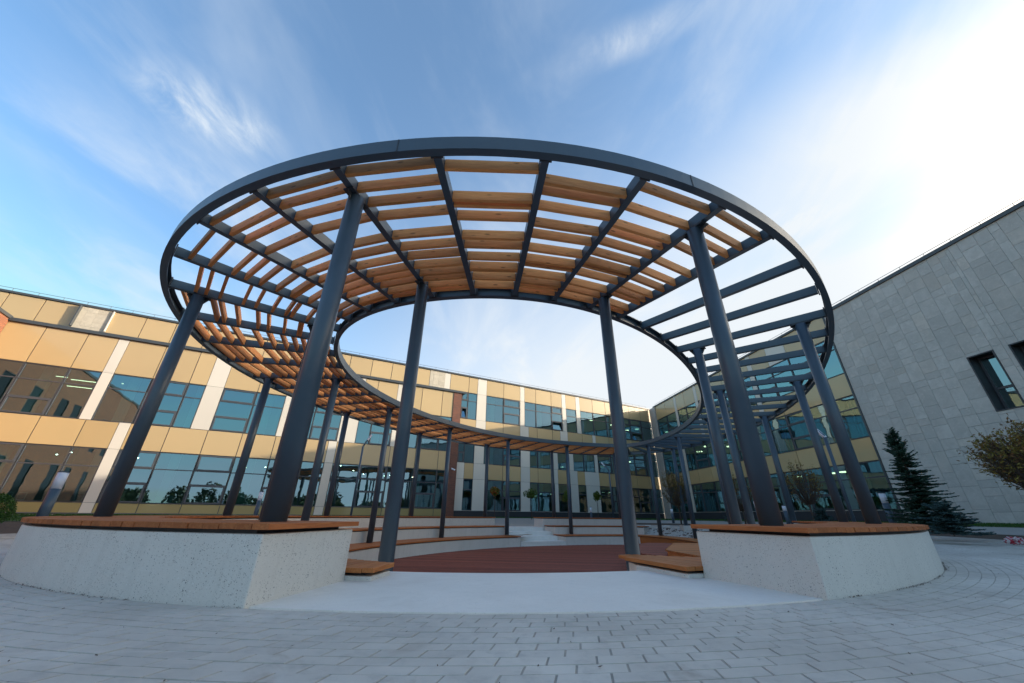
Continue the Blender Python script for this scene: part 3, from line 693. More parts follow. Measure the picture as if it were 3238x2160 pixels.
        for i, c in enumerate(out):
            dj = random.uniform(-.003, .003); mb = MB() if (budget is None or i < budget) else rest
            s.box(mb, *c, -.012, dep + dj - .03, .0035)
            if mb is not rest: mb.build('stone_tile', mat, s.t)
        if rest.v: rest.build('stone_tile', mat, s.t, kind='stuff')
    def rooms(s, s0, s1, levels, depth=5.5, pillars=(), lamps=True, seed=0):
        rd = random.Random(seed); wl, fl, pl = MB(), MB(), MB()
        s.box(wl, s0, s1, levels[0] - .2, levels[-1], -depth - .1, -depth)
        for q in (s0, s1): s.box(wl, q - .05 if q == s1 else q, q if q == s1 else q + .05, levels[0], levels[-1], -depth, -.066)
        x = s0 + 6
        while x < s1 - 3:
            s.box(wl, x, x + .1, levels[0], levels[-1] - .3, -depth, -2.2); x += rd.uniform(5, 8)
        for z in levels: s.box(fl, s0, s1, z - .18, z + .0, -depth, -.32)
        wl.build('room_wall', M_room, s.t); fl.build('room_floor', M_roomd, s.t)
        for q in pillars: s.box(pl, q, q + .42, levels[0] + .01, levels[-1] - .2, -1.1, -.7)
        if pl.v: pl.build('room_pillar', M_pil, s.t)
    def rail(s, s0, s1, z, dep=-.25):
        mb = MB(); x = s0; n = int((s1 - s0) / 1.1)
        for i in range(n + 1):
            x = s0 + (s1 - s0) * i / n; mb.tube([s.P(x, z, dep), s.P(x, z + .30, dep)], .010, 4)
        mb.tube([s.P(s0, z + .30, dep), s.P(s1, z + .30, dep)], .013, 4)
        mb.build('roof_rail', M_frame, s.t)
F1 = Facade('school_wing', 'long three-storey wing with beige panels, white strips and blue windows behind the pergola', 61.73).make(at=-25)
# --- right (deep) part of the long wing, s from -25.45 to 0
RJ3 = [-25.45, -23.62, -22.72, -21.79, -19.96, -18.12, -17.63, -16.30, -14.43, -13.08, -12.59, -11.25, -10.72, -8.96, -7.13, -5.3, -3.55, -1.75, -.06]
F1.row(10.27, 11.80, RJ3, 'BBWBBWBBBWBWBBBBBB')
wk = {'G': ((9.50,), ()), 'S': ((8.85, 9.50), (0, 2), ()), 'T': ((8.75, 9.55), (0, 2), (0,)), 'Q': ((8.85, 9.5), (0, 2), (0,))}
F1.row(7.83, 10.27, [-24.27, -23.62, -22.72, -21.79, -19.96, -18.12, -17.63, -16.30, -14.43, -13.08, -12.59, -11.25, -10.72, -8.96, -7.13, -5.3, -3.55, -1.75, -.06], 'QGWGSWGGTWGWGGSGTGG', None or wk) if False else F1.row(7.83, 10.27, [-24.27, -23.62, -22.72, -21.79, -19.96, -18.12, -17.63, -16.30, -14.43, -13.08, -12.59, -11.25, -10.72, -8.96, -7.13, -5.3, -3.55, -1.75, -.06], 'QGWGSWGGTWGWGGGSTG', wk)
F1.row(6.53, 7.83, [-24.27, -22.72, -21.75, -19.95, -18.12, -17.17, -16.20, -14.41, -13.45, -12.54, -10.67, -9.30, -8.89, -7.02, -5.3, -3.55, -1.75, -.06], 'BWBBWBBBWBBWBBBBB')
wk2 = {'G': ((5.75,), ()), 'S': ((5.0, 5.75), (0, 2)), 'T': ((4.95,), (0,), ())}
F1.row(4.07, 6.53, [-24.27, -23.68, -22.74, -21.82, -21.30, -19.9, -18.06, -17.08, -16.2, -14.43, -13.9, -12.5, -12.0, -10.67, -9.28, -8.86, -7.0, -5.3, -3.55, -1.75, -.06], 'TGWGGSWGGWGWGGWSGGSG', wk2)
F1.row(2.78, 4.07, [-24.27, -23.60, -22.74, -21.6, -19.92, -18.06, -17.08, -16.2, -14.43, -13.95, -12.5, -11.6, -10.67, -8.85, -7.2, -5.3, -3.55, -1.75, -.06], 'WBWBBWBBWBWBWBBBBB')
wk3 = {'G': ((1.95,), ()), 'S': ((1.45, 1.95), (0,)), 'H': ((), ())}
F1.row(.36, 2.78, [-24.27, -23.60, -22.74, -21.62, -19.92, -18.06, -17.10, -16.2, -14.35, -13.95, -12.48, -11.6, -10.60, -8.88, -7.2, -5.3, -3.55, -1.75, -.06], 'WGWGSWGGWGWGWGSGSG', wk3)
F1.part('plinth', M_plinth, -24.27, -.06, -.9, .33, -.3, .05)
F1.part('sill_trim', M_white, -24.27, -.06, .335, .357, -.02, .07)
F1.part('roof', M_cop, -70, -.02, 11.80, 11.93, -6, .10)
F1.rooms(-24.2, -.03, [.30, 3.90, 7.65, 11.6], pillars=(-21.0, -15.6, -9.8, -4.2), seed=1)
# --- attic storey above the front block
AJ = [-62, -60, -58.1, -56.3, -54.9, -53.27, -51.73, -50.12, -48.56, -46.96, -45.37, -43.6, -41.8, -40.0, -38.2, -36.4, -35.7, -34.05, -32.35, -30.70, -29.0, -27.38, -26.0, -25.46]
F1.row(10.30, 11.80, AJ, 'BBBBBBBZBBBBBBBWBBBBBZW')
F1.rail(-70, -.3, 11.93)
F1.part('attic_trim', M_cop, -50.14, -50.08, 10.35, 11.78, .02, .26)
F1.part('attic_trim', M_white, -48.60, -48.55, 10.35, 11.78, .02, .13)
# --- projecting two-storey block on the left
FB = Facade('school_wing', '', 61.73, .35, .9886); FB.t = F1.t
FJ = [-62, -60, -58.1, -56.5, -54.8, -52.9, -51.04, -49.18, -47.75, -47.24, -45.37, -43.50, -42.55, -41.58, -39.62, -37.80, -36.9, -35.71, -33.85, -32.6, -31.6, -29.97, -29.30, -27.88, -26.05, -25.02]
ty = 'BBBBBBBBWBBBWBBWBBWBBWBBB'
FB.row(7.78, 10.07, FJ, ty)
wf = {'G': ((6.85,), ()), 'S': ((5.85, 6.85), (0,)), 'D': ((5.85, 6.85), (0, 2)), 'H': ((), ())}
FB.row(4.88, 7.78, FJ, 'GSGGGGSGWGDGWDGWGDWGSWGSG', wf)
BJ = [-62, -60, -58.1, -56.5, -54.9, -53.0, -51.2, -49.27, -47.42, -45.95, -45.42, -43.56, -41.60, -39.70, -37.75, -35.80, -34.36, -33.80, -31.9, -29.9, -27.86, -25.95, -25.02]
FB.row(3.34, 4.88, BJ, 'BBBBBBBBBWBBBBBBWBBBBB')
wg = {'G': ((2.35,), ()), 'T': ((2.35,), (1,)), 'U': ((1.55, 2.35), (0, 2)), 'L': ((1.55, 2.35), (0,))}
FB.row(.45, 3.34, BJ, 'GUGGLGTGGWUGUGLGWGUGLG', wg)
FB.row(-.08, .45, BJ, 'OOOOOOOOOWOOOOOOWOOOOO')
FB.part('plinth', M_plinth, -62, -25.02, -.9, -.09, -.3, -.02)
FB.part('cornice', M_cop, -62, -23.95, 10.07, 10.26, -.36, .16); FB.part('cornice', M_frame, -62, -25.1, 10.262, 10.33, -.34, -.02)
FB.uvpart('brick_pilaster', M_brickd, -25.02, -24.28, -.9, 10.06, -.34, .06)
FB.rooms(-61.9, -25.3, [.28, 4.55, 9.6], depth=6, pillars=(-46.6, -43.1, -39.0, -34.9, -31.2, -27.5, -50.5), seed=2)
# security camera on the pilaster
t = thing('security_camera', 'small white security camera on the dark brick pilaster', 'camera', loc=FB.P(-24.75, 3.45, .06))
mb = MB(); mb.tube([FB.P(-24.75, 3.55, .06), FB.P(-24.75, 3.55, .22)], .02, 8); mb.build('bracket', M_opal, t); mb = MB(); mb.tube([FB.P(-24.75, 3.48, .18), FB.P(-24.55, 3.38, .38)], .06, 10); mb.build('housing', M_opal, t)
# lamps inside
def lamp_disc(Fc, ss, zz_, dep, r=.45, mat=None, h=.05):
    p = Fc.P(ss, zz_, -dep); mb = MB(); mb.tube([(p[0], p[1], p[2]), (p[0], p[1], p[2] + h)], r, 20); mb.build('ceiling_light', mat or M_lamp, Fc.t)
rd = random.Random(9)
for _ in range(26): lamp_disc(FB, rd.uniform(-52, -26), rd.uniform(2.9, 3.9), rd.uniform(1, 5), .045, M_spot, .03)
for _ in range(5):
    x = rd.uniform(-56, -48); mb = MB(); mb.frame_box(FB.P(x, rd.choice((8.9, 8.5, 8.1)) - rd.uniform(0, 1), -rd.uniform(1.5, 5)), (*FB.d, 0), (*FB.n, 0), (0, 0, 1), (0, 1.2), (0, .04), (0, .03)); mb.build('ceiling_light', M_lamp, FB.t)
for x, z in ((-9.5, 10.6), (-7.3, 10.5), (-4.2, 10.3), (-2.2, 6.2), (-1.9, 9.9)): lamp_disc(F1, x, z - .4, 2.2, .22)
# notice cards standing inside the ground floor windows
for x in (-49.1, -48.6, -46.4, -42.5, -40.6, -38.5, -36.6, -28.9, -26.9):
    CL = {-49.1: 'left one of the close pair of notice cards in the leftmost ground floor windows', -48.6: 'right one of the close pair of notice cards in the leftmost ground floor windows', -46.4: 'notice card just left of the first pale facade strip, behind the leaning bollard', -42.5: 'notice card between the two leftmost pergola columns', -40.6: 'notice card inside the opening window left of the second column', -38.5: 'notice card just right of the second outer column from the left', -36.6: 'notice card seen beside the thick near-left column', -28.9: 'notice card left of the dark brick pilaster, further one', -26.9: 'notice card closest to the dark brick pilaster'}
    b0 = FB.P(x, .50, -.16); t = thing('notice_card', CL[x], 'card', loc=b0, group='notice cards inside the ground floor windows')
    mb = MB(); mb.frame_box(b0, (*FB.d, 0), (*FB.n, 0), (0, 0, 1), (0, .32), (0, .015), (0, .40)); mb.build('sheet', simple('card', (.42, .5, .47), .6) if 'card' not in bpy.data.materials else bpy.data.materials['card'], t)
    mb = MB()
    for k in range(5): mb.frame_box(b0, (*FB.d, 0), (*FB.n, 0), (0, 0, 1), (.04, .28), (.016, .018), (.08 + k * .06, .105 + k * .06))
    mb.build('print_line', M_frame, t)
for x, zt, lb in ((-49.6, .45, 'left'), ):
    pass
# --- brick wing closing the yard on the left
BW = Facade('x', '', 61.73); pO = np.array(F1.P(-52.42, 0)[:2])
class Brick(Facade): pass
bw = Facade('brick_wing', 'orange brick wing at the far left edge with metal coping', 61.73)
bw.d = F1.n.copy(); bw.n = F1.d.copy(); bw.O = pO; bw.sf = 0; bw.sc = 1; bw.S = lambda x: x; bw.glass = M_dglass; bw.make(at=3)
wins = []
for zb_, zt_ in ((.6, 3.2), (4.9, 7.6)):
    x = 2.2
    while x < 24: wins.append((x, x + 1.1, zb_, zt_)); x += random.choice((2.1, 2.6, 3.3))
wins.sort(key=lambda q: (q[2], q[0]))
zc = [-.9, .6, 3.2, 4.9, 7.6, 10.05]
for zi in range(5):
    za, zb_ = zc[zi], zc[zi + 1]
    ws = [q for q in wins if abs(q[2] - za) < .01]
    if not ws: bw.uvpart('brick_wall', M_brick, .40, 26, za, zb_, -.4, 0); continue
    x = .40
    for q in ws + [(26, 26, 0, 0)]:
        if q[0] > x: bw.uvpart('brick_wall', M_brick, x, q[0], za, zb_, -.4, 0)
        if q[0] < 26: f_ = bw.window(q[0], q[1], q[2], q[3], (), ())
        x = q[1]
bw.part('coping', M_cop, .40, 26, 10.06, 10.24, -.5, .08)
mbx = MB(); bw.box(mbx, .4, 26, -.9, 10.0, -6.1, -6); mbx.build('room_wall', M_roomd, bw.t)
# --- right wing: glass part then stone hall
F2 = Facade('side_wing', 'right glazed wing with beige panels running towards the camera from the far corner', -7.36).make(at=-12)
F2.d = -F2.d; F2.sf = float(-COR @ F2.d)   # s grows towards the camera now
f2 = F2
def neg(l): return sorted(-x for x in l)
J3 = [0.02, 1.42, 1.80, 3.58, 5.45, 5.90, 7.38, 9.12, 9.62, 11.45, 13.3, 15.1, 16.55, 17.05, 18.70, 20.3, 22.2, 23.70]
f2.row(10.22, 11.80, [1.45] + J3[3:], 'BBWBBWBBBBWBBBB'[:len(J3) - 3]) if False else None
top = [1.45, 3.58, 5.45, 5.85, 7.38, 9.12, 9.55, 11.45, 13.3, 15.1, 16.6, 17.05, 18.70, 20.35, 22.3, 23.70]
f2.row(10.22, 11.80, top, 'BBWBBWBBBBWBWBB')
w2 = {'G': ((9.45,), ()), 'S': ((8.7, 9.45), (0,)), 'H': ((9.45,), ())}
f2.row(7.87, 10.22, top, 'GSWGSWGSGGWSGSG', w2)
f2.row(6.55, 7.87, top, 'BBWBBWBBBBWBBBB')
w2b = {'G': ((5.80,), ()), 'S': ((4.95, 5.80), (0,)), 'K': ((4.95, 5.80), (0, 2))}
top2 = [1.45, 3.58, 5.45, 5.85, 7.38, 9.35, 11.45, 13.3, 15.1, 16.85, 17.10, 18.70, 20.60, 22.35, 23.70]
f2.row(4.15, 6.55, top2, 'GSWGSGGSGWGKGG', w2b)
f2.row(2.90, 4.15, top2, 'BBWBBBBBBWBBBB')
w2c = {'G': ((2.08,), ()), 'S': ((1.35, 2.08), (0,)), 'K': ((2.08,), (1,))}
f2.row(.47, 2.90, top2, 'GSWKGGSGGWGSGG', w2c)
f2.part('plinth', M_plinth, 1.45, 23.70, -.9, .44, -.3, .05); f2.part('sill_trim', M_white, 1.45, 23.70, .445, .467, -.02, .07)
f2.part('roof', M_cop, 1.0, 23.77, 11.80, 11.93, -6, .10); f2.rail(1.0, 23.7, 11.93)
f2.rooms(1.5, 23.6, [.40, 3.98, 7.72, 11.6], pillars=(4.3, 8.3, 12.4, 15.9, 21.0), seed=3)
f2.part('stone_strip', M_stone, .13, 1.42, -.9, 11.79, -.25, .12)
for x, z, d_ in ((2.6, 10.2, 2), (4.6, 6.3, 2.4), (6.6, 6.5, 2), (8.6, 6.2, 3), (13, 6.3, 2.4), (14.5, 6.3, 2.4), (7.0, 2.85, 2), (8.3, 2.85, 2), (16.5, 2.75, 2), (18.5, 2.8, 2.4), (19.4, 2.8, 2.4)): lamp_disc(f2, x, z - .05, d_, .30)
mb = MB()
for x in (3.0, 7.1, 10.4, 12.6, 17.6, 21.6, 23.0):
    for k in range(5): f2.box(mb, x + k * .13, x + k * .13 + .07, .5, 2.9, -.75 - (k % 2) * .06, -.72 - (k % 2) * .06); f2.box(mb, x + k * .13 - .4, x + k * .13 - .33, 4.2, 6.5, -.75 - (k % 2) * .06, -.72 - (k % 2) * .06)
mb.build('curtain', M_roomg, f2.t)
mb = MB(); f2.box(mb, 22.7, 23.2, .5, 2.0, -1.2, -1.1); mb.build('orange_board', simple('orange_board', (.55, .22, .03), .6), f2.t)
SH = Facade('stone_hall', 'tall grey stone-clad building at the right edge with deep dark windows', -7.36); SH.d = f2.d.copy(); SH.n = f2.n.copy(); SH.sf = f2.sf; SH.make(at=29)
WN = [(29.05, 29.97, 4.16, 6.64), (30.45, 31.38, 4.16, 6.64), (36, 37.4, 4.16, 6.64), (39, 40.4, 4.16, 6.64), (43, 44.4, 4.16, 6.64)]
xs = [23.79] + [v for q in WN for v in (q[0], q[1])] + [47.5]
bk = MB()
for i in range(0, len(xs), 2): SH.box(bk, xs[i], xs[i + 1], -.9, 11.75, -.6, -.014)
for q in WN: SH.box(bk, q[0], q[1], -.9, q[2], -.6, -.014); SH.box(bk, q[0], q[1], q[3], 11.75, -.6, -.014)
SH.box(bk, 47.2, 47.5, -.9, 11.75, -12, -.602); SH.box(bk, 23.8, 47.5, -.9, 11.74, -12.2, -12.01)
bk.build('wall', M_frame, SH.t)
def hall_stones():
    # columns of tiles of uneven width, broken at the windows
    rd = random.Random(33); x = 23.80; out = []
    while x < 47.4:
        w_ = rd.choice((.33, .33, .50, .62, .62))
        for q in WN:
            for e in (q[0], q[1]):
                if x < e - .05 and x + w_ > e - .12: w_ = e - x
        w_ = min(w_, 47.5 - x)
        if w_ < .08: x += w_; continue
        holes = [q for q in WN if x + w_ / 2 > q[0] and x + w_ / 2 < q[1]]
        spans = [(-.6, 11.75)] if not holes else [(-.6, holes[0][2]), (holes[0][3], 11.75)]
        for z0, z1 in spans:
            z = z0 - rd.uniform(0, .5)
            while z < z1 - .02:
                h = rd.choice((.32, .48, .62, .62, .94)) if w_ > .4 else rd.choice((.32, .62, .94)); a_, b_ = max(z, z0), min(z + h, z1)
                if b_ - a_ > .03: out.append((x, x + w_, a_, b_))
                z += h
        x += w_
    return out
tl = hall_stones()
def inview(c):
    p = np.array(SH.P((c[0] + c[1]) / 2, (c[2] + c[3]) / 2)) - np.array([0, 0, .6]); X = p @ np.array(rt); Y = p @ np.array(up); Z = p @ np.array(fw)
    return Z > .1 and abs(X / Z) < 1.42 and -.93 < Y / Z < .95
tl.sort(key=lambda c: -((c[1] - c[0]) * (c[3] - c[2])) / (np.hypot(*np.array(SH.P(c[0], 0)[:2])) ** 2) if inview(c) else 1)
rest = MB()
for i, c in enumerate(tl):
    mbb = MB() if i < 300 else rest
    SH.box(mbb, *c, -.012, .024 + random.uniform(-.004, .004), .0045)
    if i < 300: mbb.build('stone_tile', M_stone, SH.t)
rest.build('stone_tile', M_stone, SH.t, kind='stuff')
for q in WN:
    fr = MB(); a, b, z0, z1 = q
    for bx in ((a, a + .05, z0, z1), (b - .05, b, z0, z1), (a + .05, b - .05, z0, z0 + .05), (a + .05, b - .05, z1 - .05, z1)): SH.box(fr, *bx, -.55, .045)
    f_ = fr.build('window', M_plinth, SH.t)
    i_ = MB(); A, B, z2, z3 = a + .05, b - .05, z0 + .05, z1 - .05; zm = z0 + 1.0
    for bx in ((A, A + .07, z2, z3), (B - .07, B, z2, z3), (A + .07, B - .07, z2, z2 + .07), (A + .07, B - .07, z3 - .07, z3), (A + .07, B - .07, zm - .05, zm + .05)): SH.box(i_, *bx, -.54, -.44)
    i_.build('frame', M_frame, f_); pn = MB(); pn.quad(SH.P(A, z2, -.5), SH.P(B, z2, -.5), SH.P(B, z3, -.5), SH.P(A, z3, -.5)); pn.build('pane', M_glass, f_)
mb = MB(); SH.box(mb, 24, 47, 3.2, 8.2, -4.2, -4.1); mb.build('room_wall', M_room, SH.t)
SH.part('edge_trim', M_cop, 23.70, 23.79, -.9, 11.80, -.25, .06)
SH.part('roof', M_cop, 23.772, 47.6, 11.751, 11.93, -14, .10); SH.rail(23.8, 47.4, 11.93)
# ------------------------------------------------------------------ lamp posts and bollards
def lamp_post(x, y, z0, zb_, tip, label):
    t = thing('lamp_post', label, 'lamp post', loc=(x, y, z0), group='lamp posts in the yard')
    mb = MB(); mb.tube([(x, y, z0), (x, y, zb_)], .055, 14); mb.tube([(x, y, z0 - .02), (x, y, z0 + .03)], .12, 14); mb.build('pole', M_steel, t, True)
    e = Vector(tip) - Vector((x, y, zb_)); mb = MB(); mb.tube([(x, y, zb_ - .02), tuple(Vector((x, y, zb_)) + e * .15 + Vector((0, 0, .03))), tip], .045, 10); mb.build('arm', M_steel, t, True)
    mb = MB(); d = e.normalized(); q = Vector(tip); mb.tube([q - d * .3, q + d * .05], .06, 4); mb.build('lamp_head', M_opal, t)
lamp_post(-8.73, 22.35, .35, 4.22, (-8.35, 22.3, 4.85), 'dark lamp post with slanted head in front of the left building, between pergola columns')
lamp_post(8.11, 32.0, .45, 4.05, (7.6, 32.1, 4.65), 'far dark lamp post with slanted head near the back corner of the yard')
lamp_post(10.95, 13.0, .30, 3.18, (10.84, 13.1, 3.42), 'dark lamp post with bent top between the two right outer columns')
def bollard(x, y, z0, zm, zt, label, r=.085):
    t = thing('bollard_light', label, 'bollard light', loc=(x, y, z0), group='bollard lights round the yard')
    mb = MB(); mb.tube([(x, y, z0 - .1), (x, y, zm)], r, 20); mb.build('post', M_steel, t, True)
    mb = MB(); mb.tube([(x, y, zm + .001), (x, y, zt)], r * .97, 20); mb.build('diffuser', M_opal, t, True); mb = MB(); mb.tube([(x, y, zt + .001), (x, y, zt + .03)], r, 20); mb.build('cap', M_steel, t)
bollard(-12.8, 11.2, .3, 1.17, 1.60, 'dark bollard with white light band in front of the leftmost windows', .12)
bollard(-10.59, 16.97, .35, 1.08, 1.42, 'bollard light half hidden behind the thick left column')
bollard(13.67, 14.6, .35, 1.14, 1.47, 'bollard light standing near the spruce by the stone wall edge', .10)
bollard(11.48, 18.77, .35, 1.03, 1.32, 'bollard light just right of the thick right column')
bollard(12.93, 19.02, .35, .92, 1.14, 'bollard light beside the white facade strip on the right')
bollard(6.25, 31.4, .35, .90, 1.25, 'small far bollard light in front of the white panels')
bollard(11.13, 27.9, .35, .86, 1.12, 'small bollard light beside the stone strip at the yard corner')
# ------------------------------------------------------------------ plants
def leaf(mb, p, s, rd, ar=2.2, up_=None):
    d = Vector((rd.gauss(0, 1), rd.gauss(0, 1), rd.gauss(0, 1))).normalized() if up_ is None else up_
    e = d.orthogonal().normalized(); e = Matrix.Rotation(rd.uniform(0, 6.28), 3, d) @ e; a = d * s * ar * .5; b = e * s * .5; p = Vector(p)
    mb.quad(p - a, p + b * .9, p + a, p - b * .9)
def topiary(x, y, z0, zc_, r, label, mat, n=900, seed=0):
    rd = random.Random(seed); t = thing('topiary_tree', label, 'tree', loc=(x, y, z0), group='small ball-crowned trees by the far building')
    mb = MB(); mb.tube([(x, y, z0 - .1), (x + .03, y, (z0 + zc_) / 2), (x, y, zc_)], [.028, .022, .016], 8); mb.build('trunk', M_bark, t, True)
    mb = MB()
    lobes = [(Vector((rd.gauss(0, .35), rd.gauss(0, .35), rd.gauss(0, .4))) * r, rd.uniform(.45, .7) * r) for _ in range(9)]
    for _ in range(n):
        c_, rr = rd.choice(lobes); d = Vector((rd.gauss(0, 1), rd.gauss(0, 1), rd.gauss(0, 1))).normalized(); p = c_ + d * rr * rd.uniform(.5, 1.05) ** .5
        leaf(mb, Vector((x, y, zc_)) + p, rd.uniform(.05, .10), rd, 1.4)
    mb.build('crown', mat, t)
topiary(-1.22, 30.97, .45, 2.30, .42, 'ball-crowned little tree with orange and green leaves in front of the dark windows', M_topr, 1300, 1)
topiary(1.70, 32.46, .45, 2.27, .35, 'green ball-crowned little tree, second from the left by the far building', M_top, 900, 2)
topiary(4.43, 31.19, .45, 2.11, .34, 'green ball-crowned little tree partly behind a column, third by the far building', M_top, 900, 3)
topiary(6.54, 30.30, .45, 2.01, .30, 'narrow green ball-crowned little tree, rightmost of the row', M_top, 800, 4)
def willow(x, y, z0, zc_, rx, rz, label, seed, nb=170, leafn=9, trunk=.05, lsz=.035):
    rd = random.Random(seed); t = thing('round_tree', label, 'tree', loc=(x, y, z0), group='round twiggy trees in autumn leaf')
    mb = MB(); zf = z0 + (zc_ - rz - z0) * .95; mb.tube([(x, y, z0 - .1), (x + .02, y, (z0 + zf) / 2), (x, y, zf + .05)], [trunk, trunk * .8, trunk * .7], 10); mb.build('trunk', M_bark, t, True)
    br, lv = MB(), MB()
    for i in range(nb):
        d = Vector((rd.gauss(0, 1), rd.gauss(0, 1), rd.gauss(.25, .8))).normalized(); tip = Vector((x, y, zc_)) + Vector((d.x * rx, d.y * rx, d.z * rz)) * rd.uniform(.80, 1.05)
        s0 = Vector((x, y, zf)); mid = s0.lerp(tip, .5) + Vector(((tip.x - x) * .12, (tip.y - y) * .12, -rz * .12)) + Vector((rd.gauss(0, .04), rd.gauss(0, .04), rd.gauss(0, .04))) * rx
        pts = [s0, s0.lerp(mid, .55) + Vector((0, 0, -.02)), mid, mid.lerp(tip, .55) + Vector((rd.gauss(0, .03), rd.gauss(0, .03), .02)), tip]
        br.tube(pts, [trunk * .28, trunk * .17, trunk * .12, trunk * .08, trunk * .04], 4, False)
        for k in range(3):
            q = mid.lerp(tip, rd.random()); q2 = q + (tip - mid) * rd.uniform(.2, .45) + Vector((rd.gauss(0, .1), rd.gauss(0, .1), rd.gauss(0, .08))) * rx; br.tube([q, q2], [trunk * .08, trunk * .03], 3, False)
            for _ in range(leafn // 3):
                p = q.lerp(q2, rd.uniform(.3, 1.1)) + Vector((rd.gauss(0, .02), rd.gauss(0, .02), rd.gauss(0, .02)))
                if p.z < zc_ + rz * .1 and rd.random() < .7: continue
                leaf(lv, p, lsz * rd.uniform(.7, 1.3), rd, 3.0)
    br.build('branches', M_bark, t); lv.build('leaves', M_will, t)
willow(10.4, 24.9, .35, 2.25, .88, .98, 'round yellow-green twiggy tree in front of the stone corner strip', 11, 190, 18)
willow(12.5, 16.8, .35, 1.98, .66, .80, 'round thin-leaved brown tree between right-hand columns', 12, 150, 9, .045)
willow(11.95, 20.8, .35, 1.75, .65, .8, 'small round twiggy tree half hidden by the thick right column', 13, 120, 9)
willow(11.60, 8.05, .25, 1.80, 1.10, .66, 'large dense round twiggy tree at the right edge before the stone wall', 14, 620, 36, .07, .027)
def spruce(x, y, z0, zt, r0, label, seed, mat=M_spr, lean=0, nwh=22, shape=1.0, name='spruce_tree', dens=1.0):
    rd = random.Random(seed); t = thing(name, label, 'tree' if name == 'spruce_tree' else 'shrub', loc=(x, y, z0), group='conifers by the right wall')
    H = zt - z0; mb = MB(); mb.tube([(x, y, z0 - .1), (x, y, zt)], [.035 * H / 2, .008], 8); mb.build('trunk', M_bark, t, True)
    lv = MB()
    for i in range(nwh):
        f = (i + .3) / nwh; z = z0 + H * f * .97 + .05; rr = r0 * (1 - f) ** shape * rd.uniform(.72, 1.1) + .05; zj = H / nwh * .9
        for k in range(rd.randint(13, 17)):
            th = rd.uniform(0, 6.28); L_ = rr * rd.choice((.5, .75, .9, 1.0, 1.12)) * rd.uniform(.9, 1.08); dz = -.12 * L_ + .1 * (f > .7)
            n = max(3, int(L_ / .035 * dens))
            base = Vector((x, y, z + rd.uniform(-zj, zj)))
            for q in range(n):
                u = (q + .5) / n; p = base + Vector((math.cos(th) * L_ * u, math.sin(th) * L_ * u, dz * u * 2 + .22 * L_ * u * u))
                for _ in range(3):
                    sd_ = rd.choice((-1, 1)); wv = .09 * (1.15 - u) + .03; fd = Vector((math.cos(th), math.sin(th), .15)); sdv = Vector((-math.sin(th), math.cos(th), rd.uniform(-.3, .5))) * sd_
                    dr = (fd * .7 + sdv * rd.uniform(.4, 1.1)).normalized(); leaf(lv, p + dr * wv * .5, .034 + .010 * rd.random(), rd, wv * 1.5 / .034, dr)
    lv.build('needles', mat, t)
spruce(13.65, 13.3, .35, 3.44, .98, 'tall dark green spruce against the stone wall on the right', 21, nwh=24, shape=.8)
spruce(12.45, 11.6, .28, .92, .72, 'broad low blue-green spruce bush in front of the tall spruce', 22, M_blue, nwh=9, shape=.45, name='spruce_shrub', dens=.9)
spruce(12.3, 22.6, .38, .95, .42, 'small blue spruce bush near the yellow round tree', 23, M_blue, nwh=7, shape=.5, name='spruce_shrub')
spruce(12.2, 15.9, .36, .82, .38, 'small blue spruce bush below the brown round tree', 24, M_blue, nwh=7, shape=.5, name='spruce_shrub')
def ball(x, y, z0, zc_, r, label, seed):
    rd = random.Random(seed); t = thing('round_shrub', label, 'shrub', loc=(x, y, z0)); mb = MB()
    mb.tube([(x, y, z0 - .05), (x, y, zc_)], .02, 6); mb.build('stem', M_bark, t); mb = MB()
    for _ in range(4200):
        d = Vector((rd.gauss(0, 1), rd.gauss(0, 1), rd.gauss(0, 1))).normalized(); k = 1 + .08 * math.sin(5 * d.x + 3 * d.z) ; leaf(mb, Vector((x, y, zc_)) + d * r * k * rd.uniform(.75, 1.03), .028, rd, 1.5)
    mb.build('foliage', M_hedge, t)
ball(-11.80, 9.27, .18, .62, .34, 'clipped bright green round shrub cut by the left edge', 31)
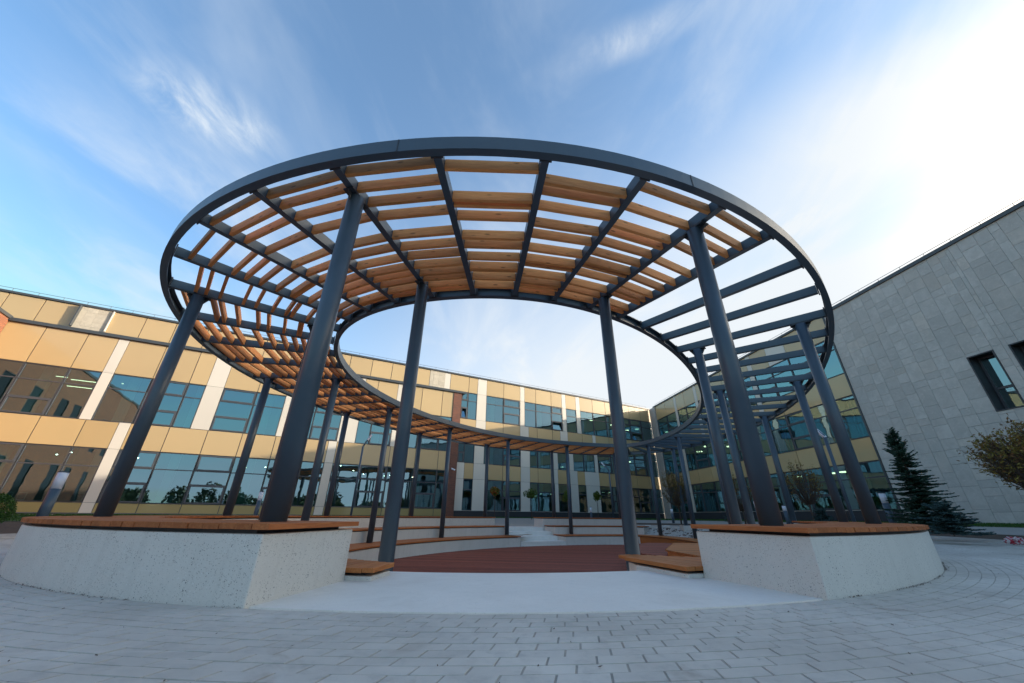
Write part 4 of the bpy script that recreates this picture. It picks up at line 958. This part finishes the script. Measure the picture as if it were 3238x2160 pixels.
# striped plastic bag on the soil at right
t = thing('plastic_bag', 'crumpled red and white plastic bag on the soil at the right edge', 'bag', loc=(10.05, 8.28, .2))
def crumple(name, mat, cx, cy, cz, r, seed, par, sub=2):
    import bmesh
    bm = bmesh.new(); bmesh.ops.create_icosphere(bm, subdivisions=3, radius=r); rd = random.Random(seed)
    for v in bm.verts: k = 1 + rd.uniform(-.28, .28); v.co = Vector((v.co.x * k * 1.5 + cx, v.co.y * k + cy, v.co.z * k * .7 + cz))
    me = bpy.data.meshes.new(name); bm.to_mesh(me); bm.free(); me.materials.append(mat); o = bpy.data.objects.new(name, me); col.objects.link(o); o.parent = par; o.matrix_parent_inverse = PINV[par.name]
def bagmat():
    m, t_, b = new_mat('bag_print'); v = coords(t_); wv = t_.n('ShaderNodeTexWave'); wv.inputs['Scale'].default_value = 4; wv.inputs['Distortion'].default_value = 3; t_.l(v, wv.inputs[0])
    t_.l(t_.mix(t_.math('GREATER_THAN', wv.outputs[1], .5), (.45, .42, .44), (.35, .03, .05)), b.inputs['Base Color']); b.inputs['Roughness'].default_value = .3; return m
crumple('bag_body', bagmat(), 10.05, 8.28, .24, .10, 5, t); crumple('bag_handle', simple('bag_red', (.5, .03, .05), .3), 10.22, 8.2, .22, .05, 6, t)
# flattened cardboard on the far seat
mb = MB(); p = C(45.9, 3.3); e1 = C(46.9, 3.2) - p; e1 /= np.hypot(*e1); e2 = np.array([-e1[1], e1[0]])
t = thing('cardboard_sheet', 'flattened brown cardboard lying on the far end of the lowest left tier', 'cardboard', loc=(p[0], p[1], -.33))
mb.frame_box((*p, -.325), (*e1, .02), (*e2, 0), (0, 0, 1), (-.1, .75), (-.3, .25), (0, .01)); mb.frame_box((*(p - e1 * .35), -.30), (*e1, -.05), (*e2, .03), (0, 0, 1), (-.3, .24), (-.2, .3), (0, .01)); mb.build('flap', simple('cardboard', (.30, .20, .13), .9), t)
# ------------------------------------------------------------------ trees beyond the yard behind the camera (seen only in the windows)
rd = random.Random(77); mb = MB()
for i in range(26):
    x = -14 + i * 2.9 + rd.uniform(-1, 1); y = -26 + rd.uniform(-6, 4); h = rd.uniform(3.0, 5.2)
    for _ in range(420):
        d = Vector((rd.gauss(0, 1), rd.gauss(0, 1), rd.gauss(0, 1))).normalized() * rd.uniform(.5, 1); leaf(mb, (x + d.x * 1.9, y + d.y * 1.9, h * .52 + d.z * h * .5), .42, rd, 1.5)
tag(mb.build('far_trees', M_far, kind='stuff'), 'dark line of trees beyond the yard mirrored in the ground floor windows', 'trees')
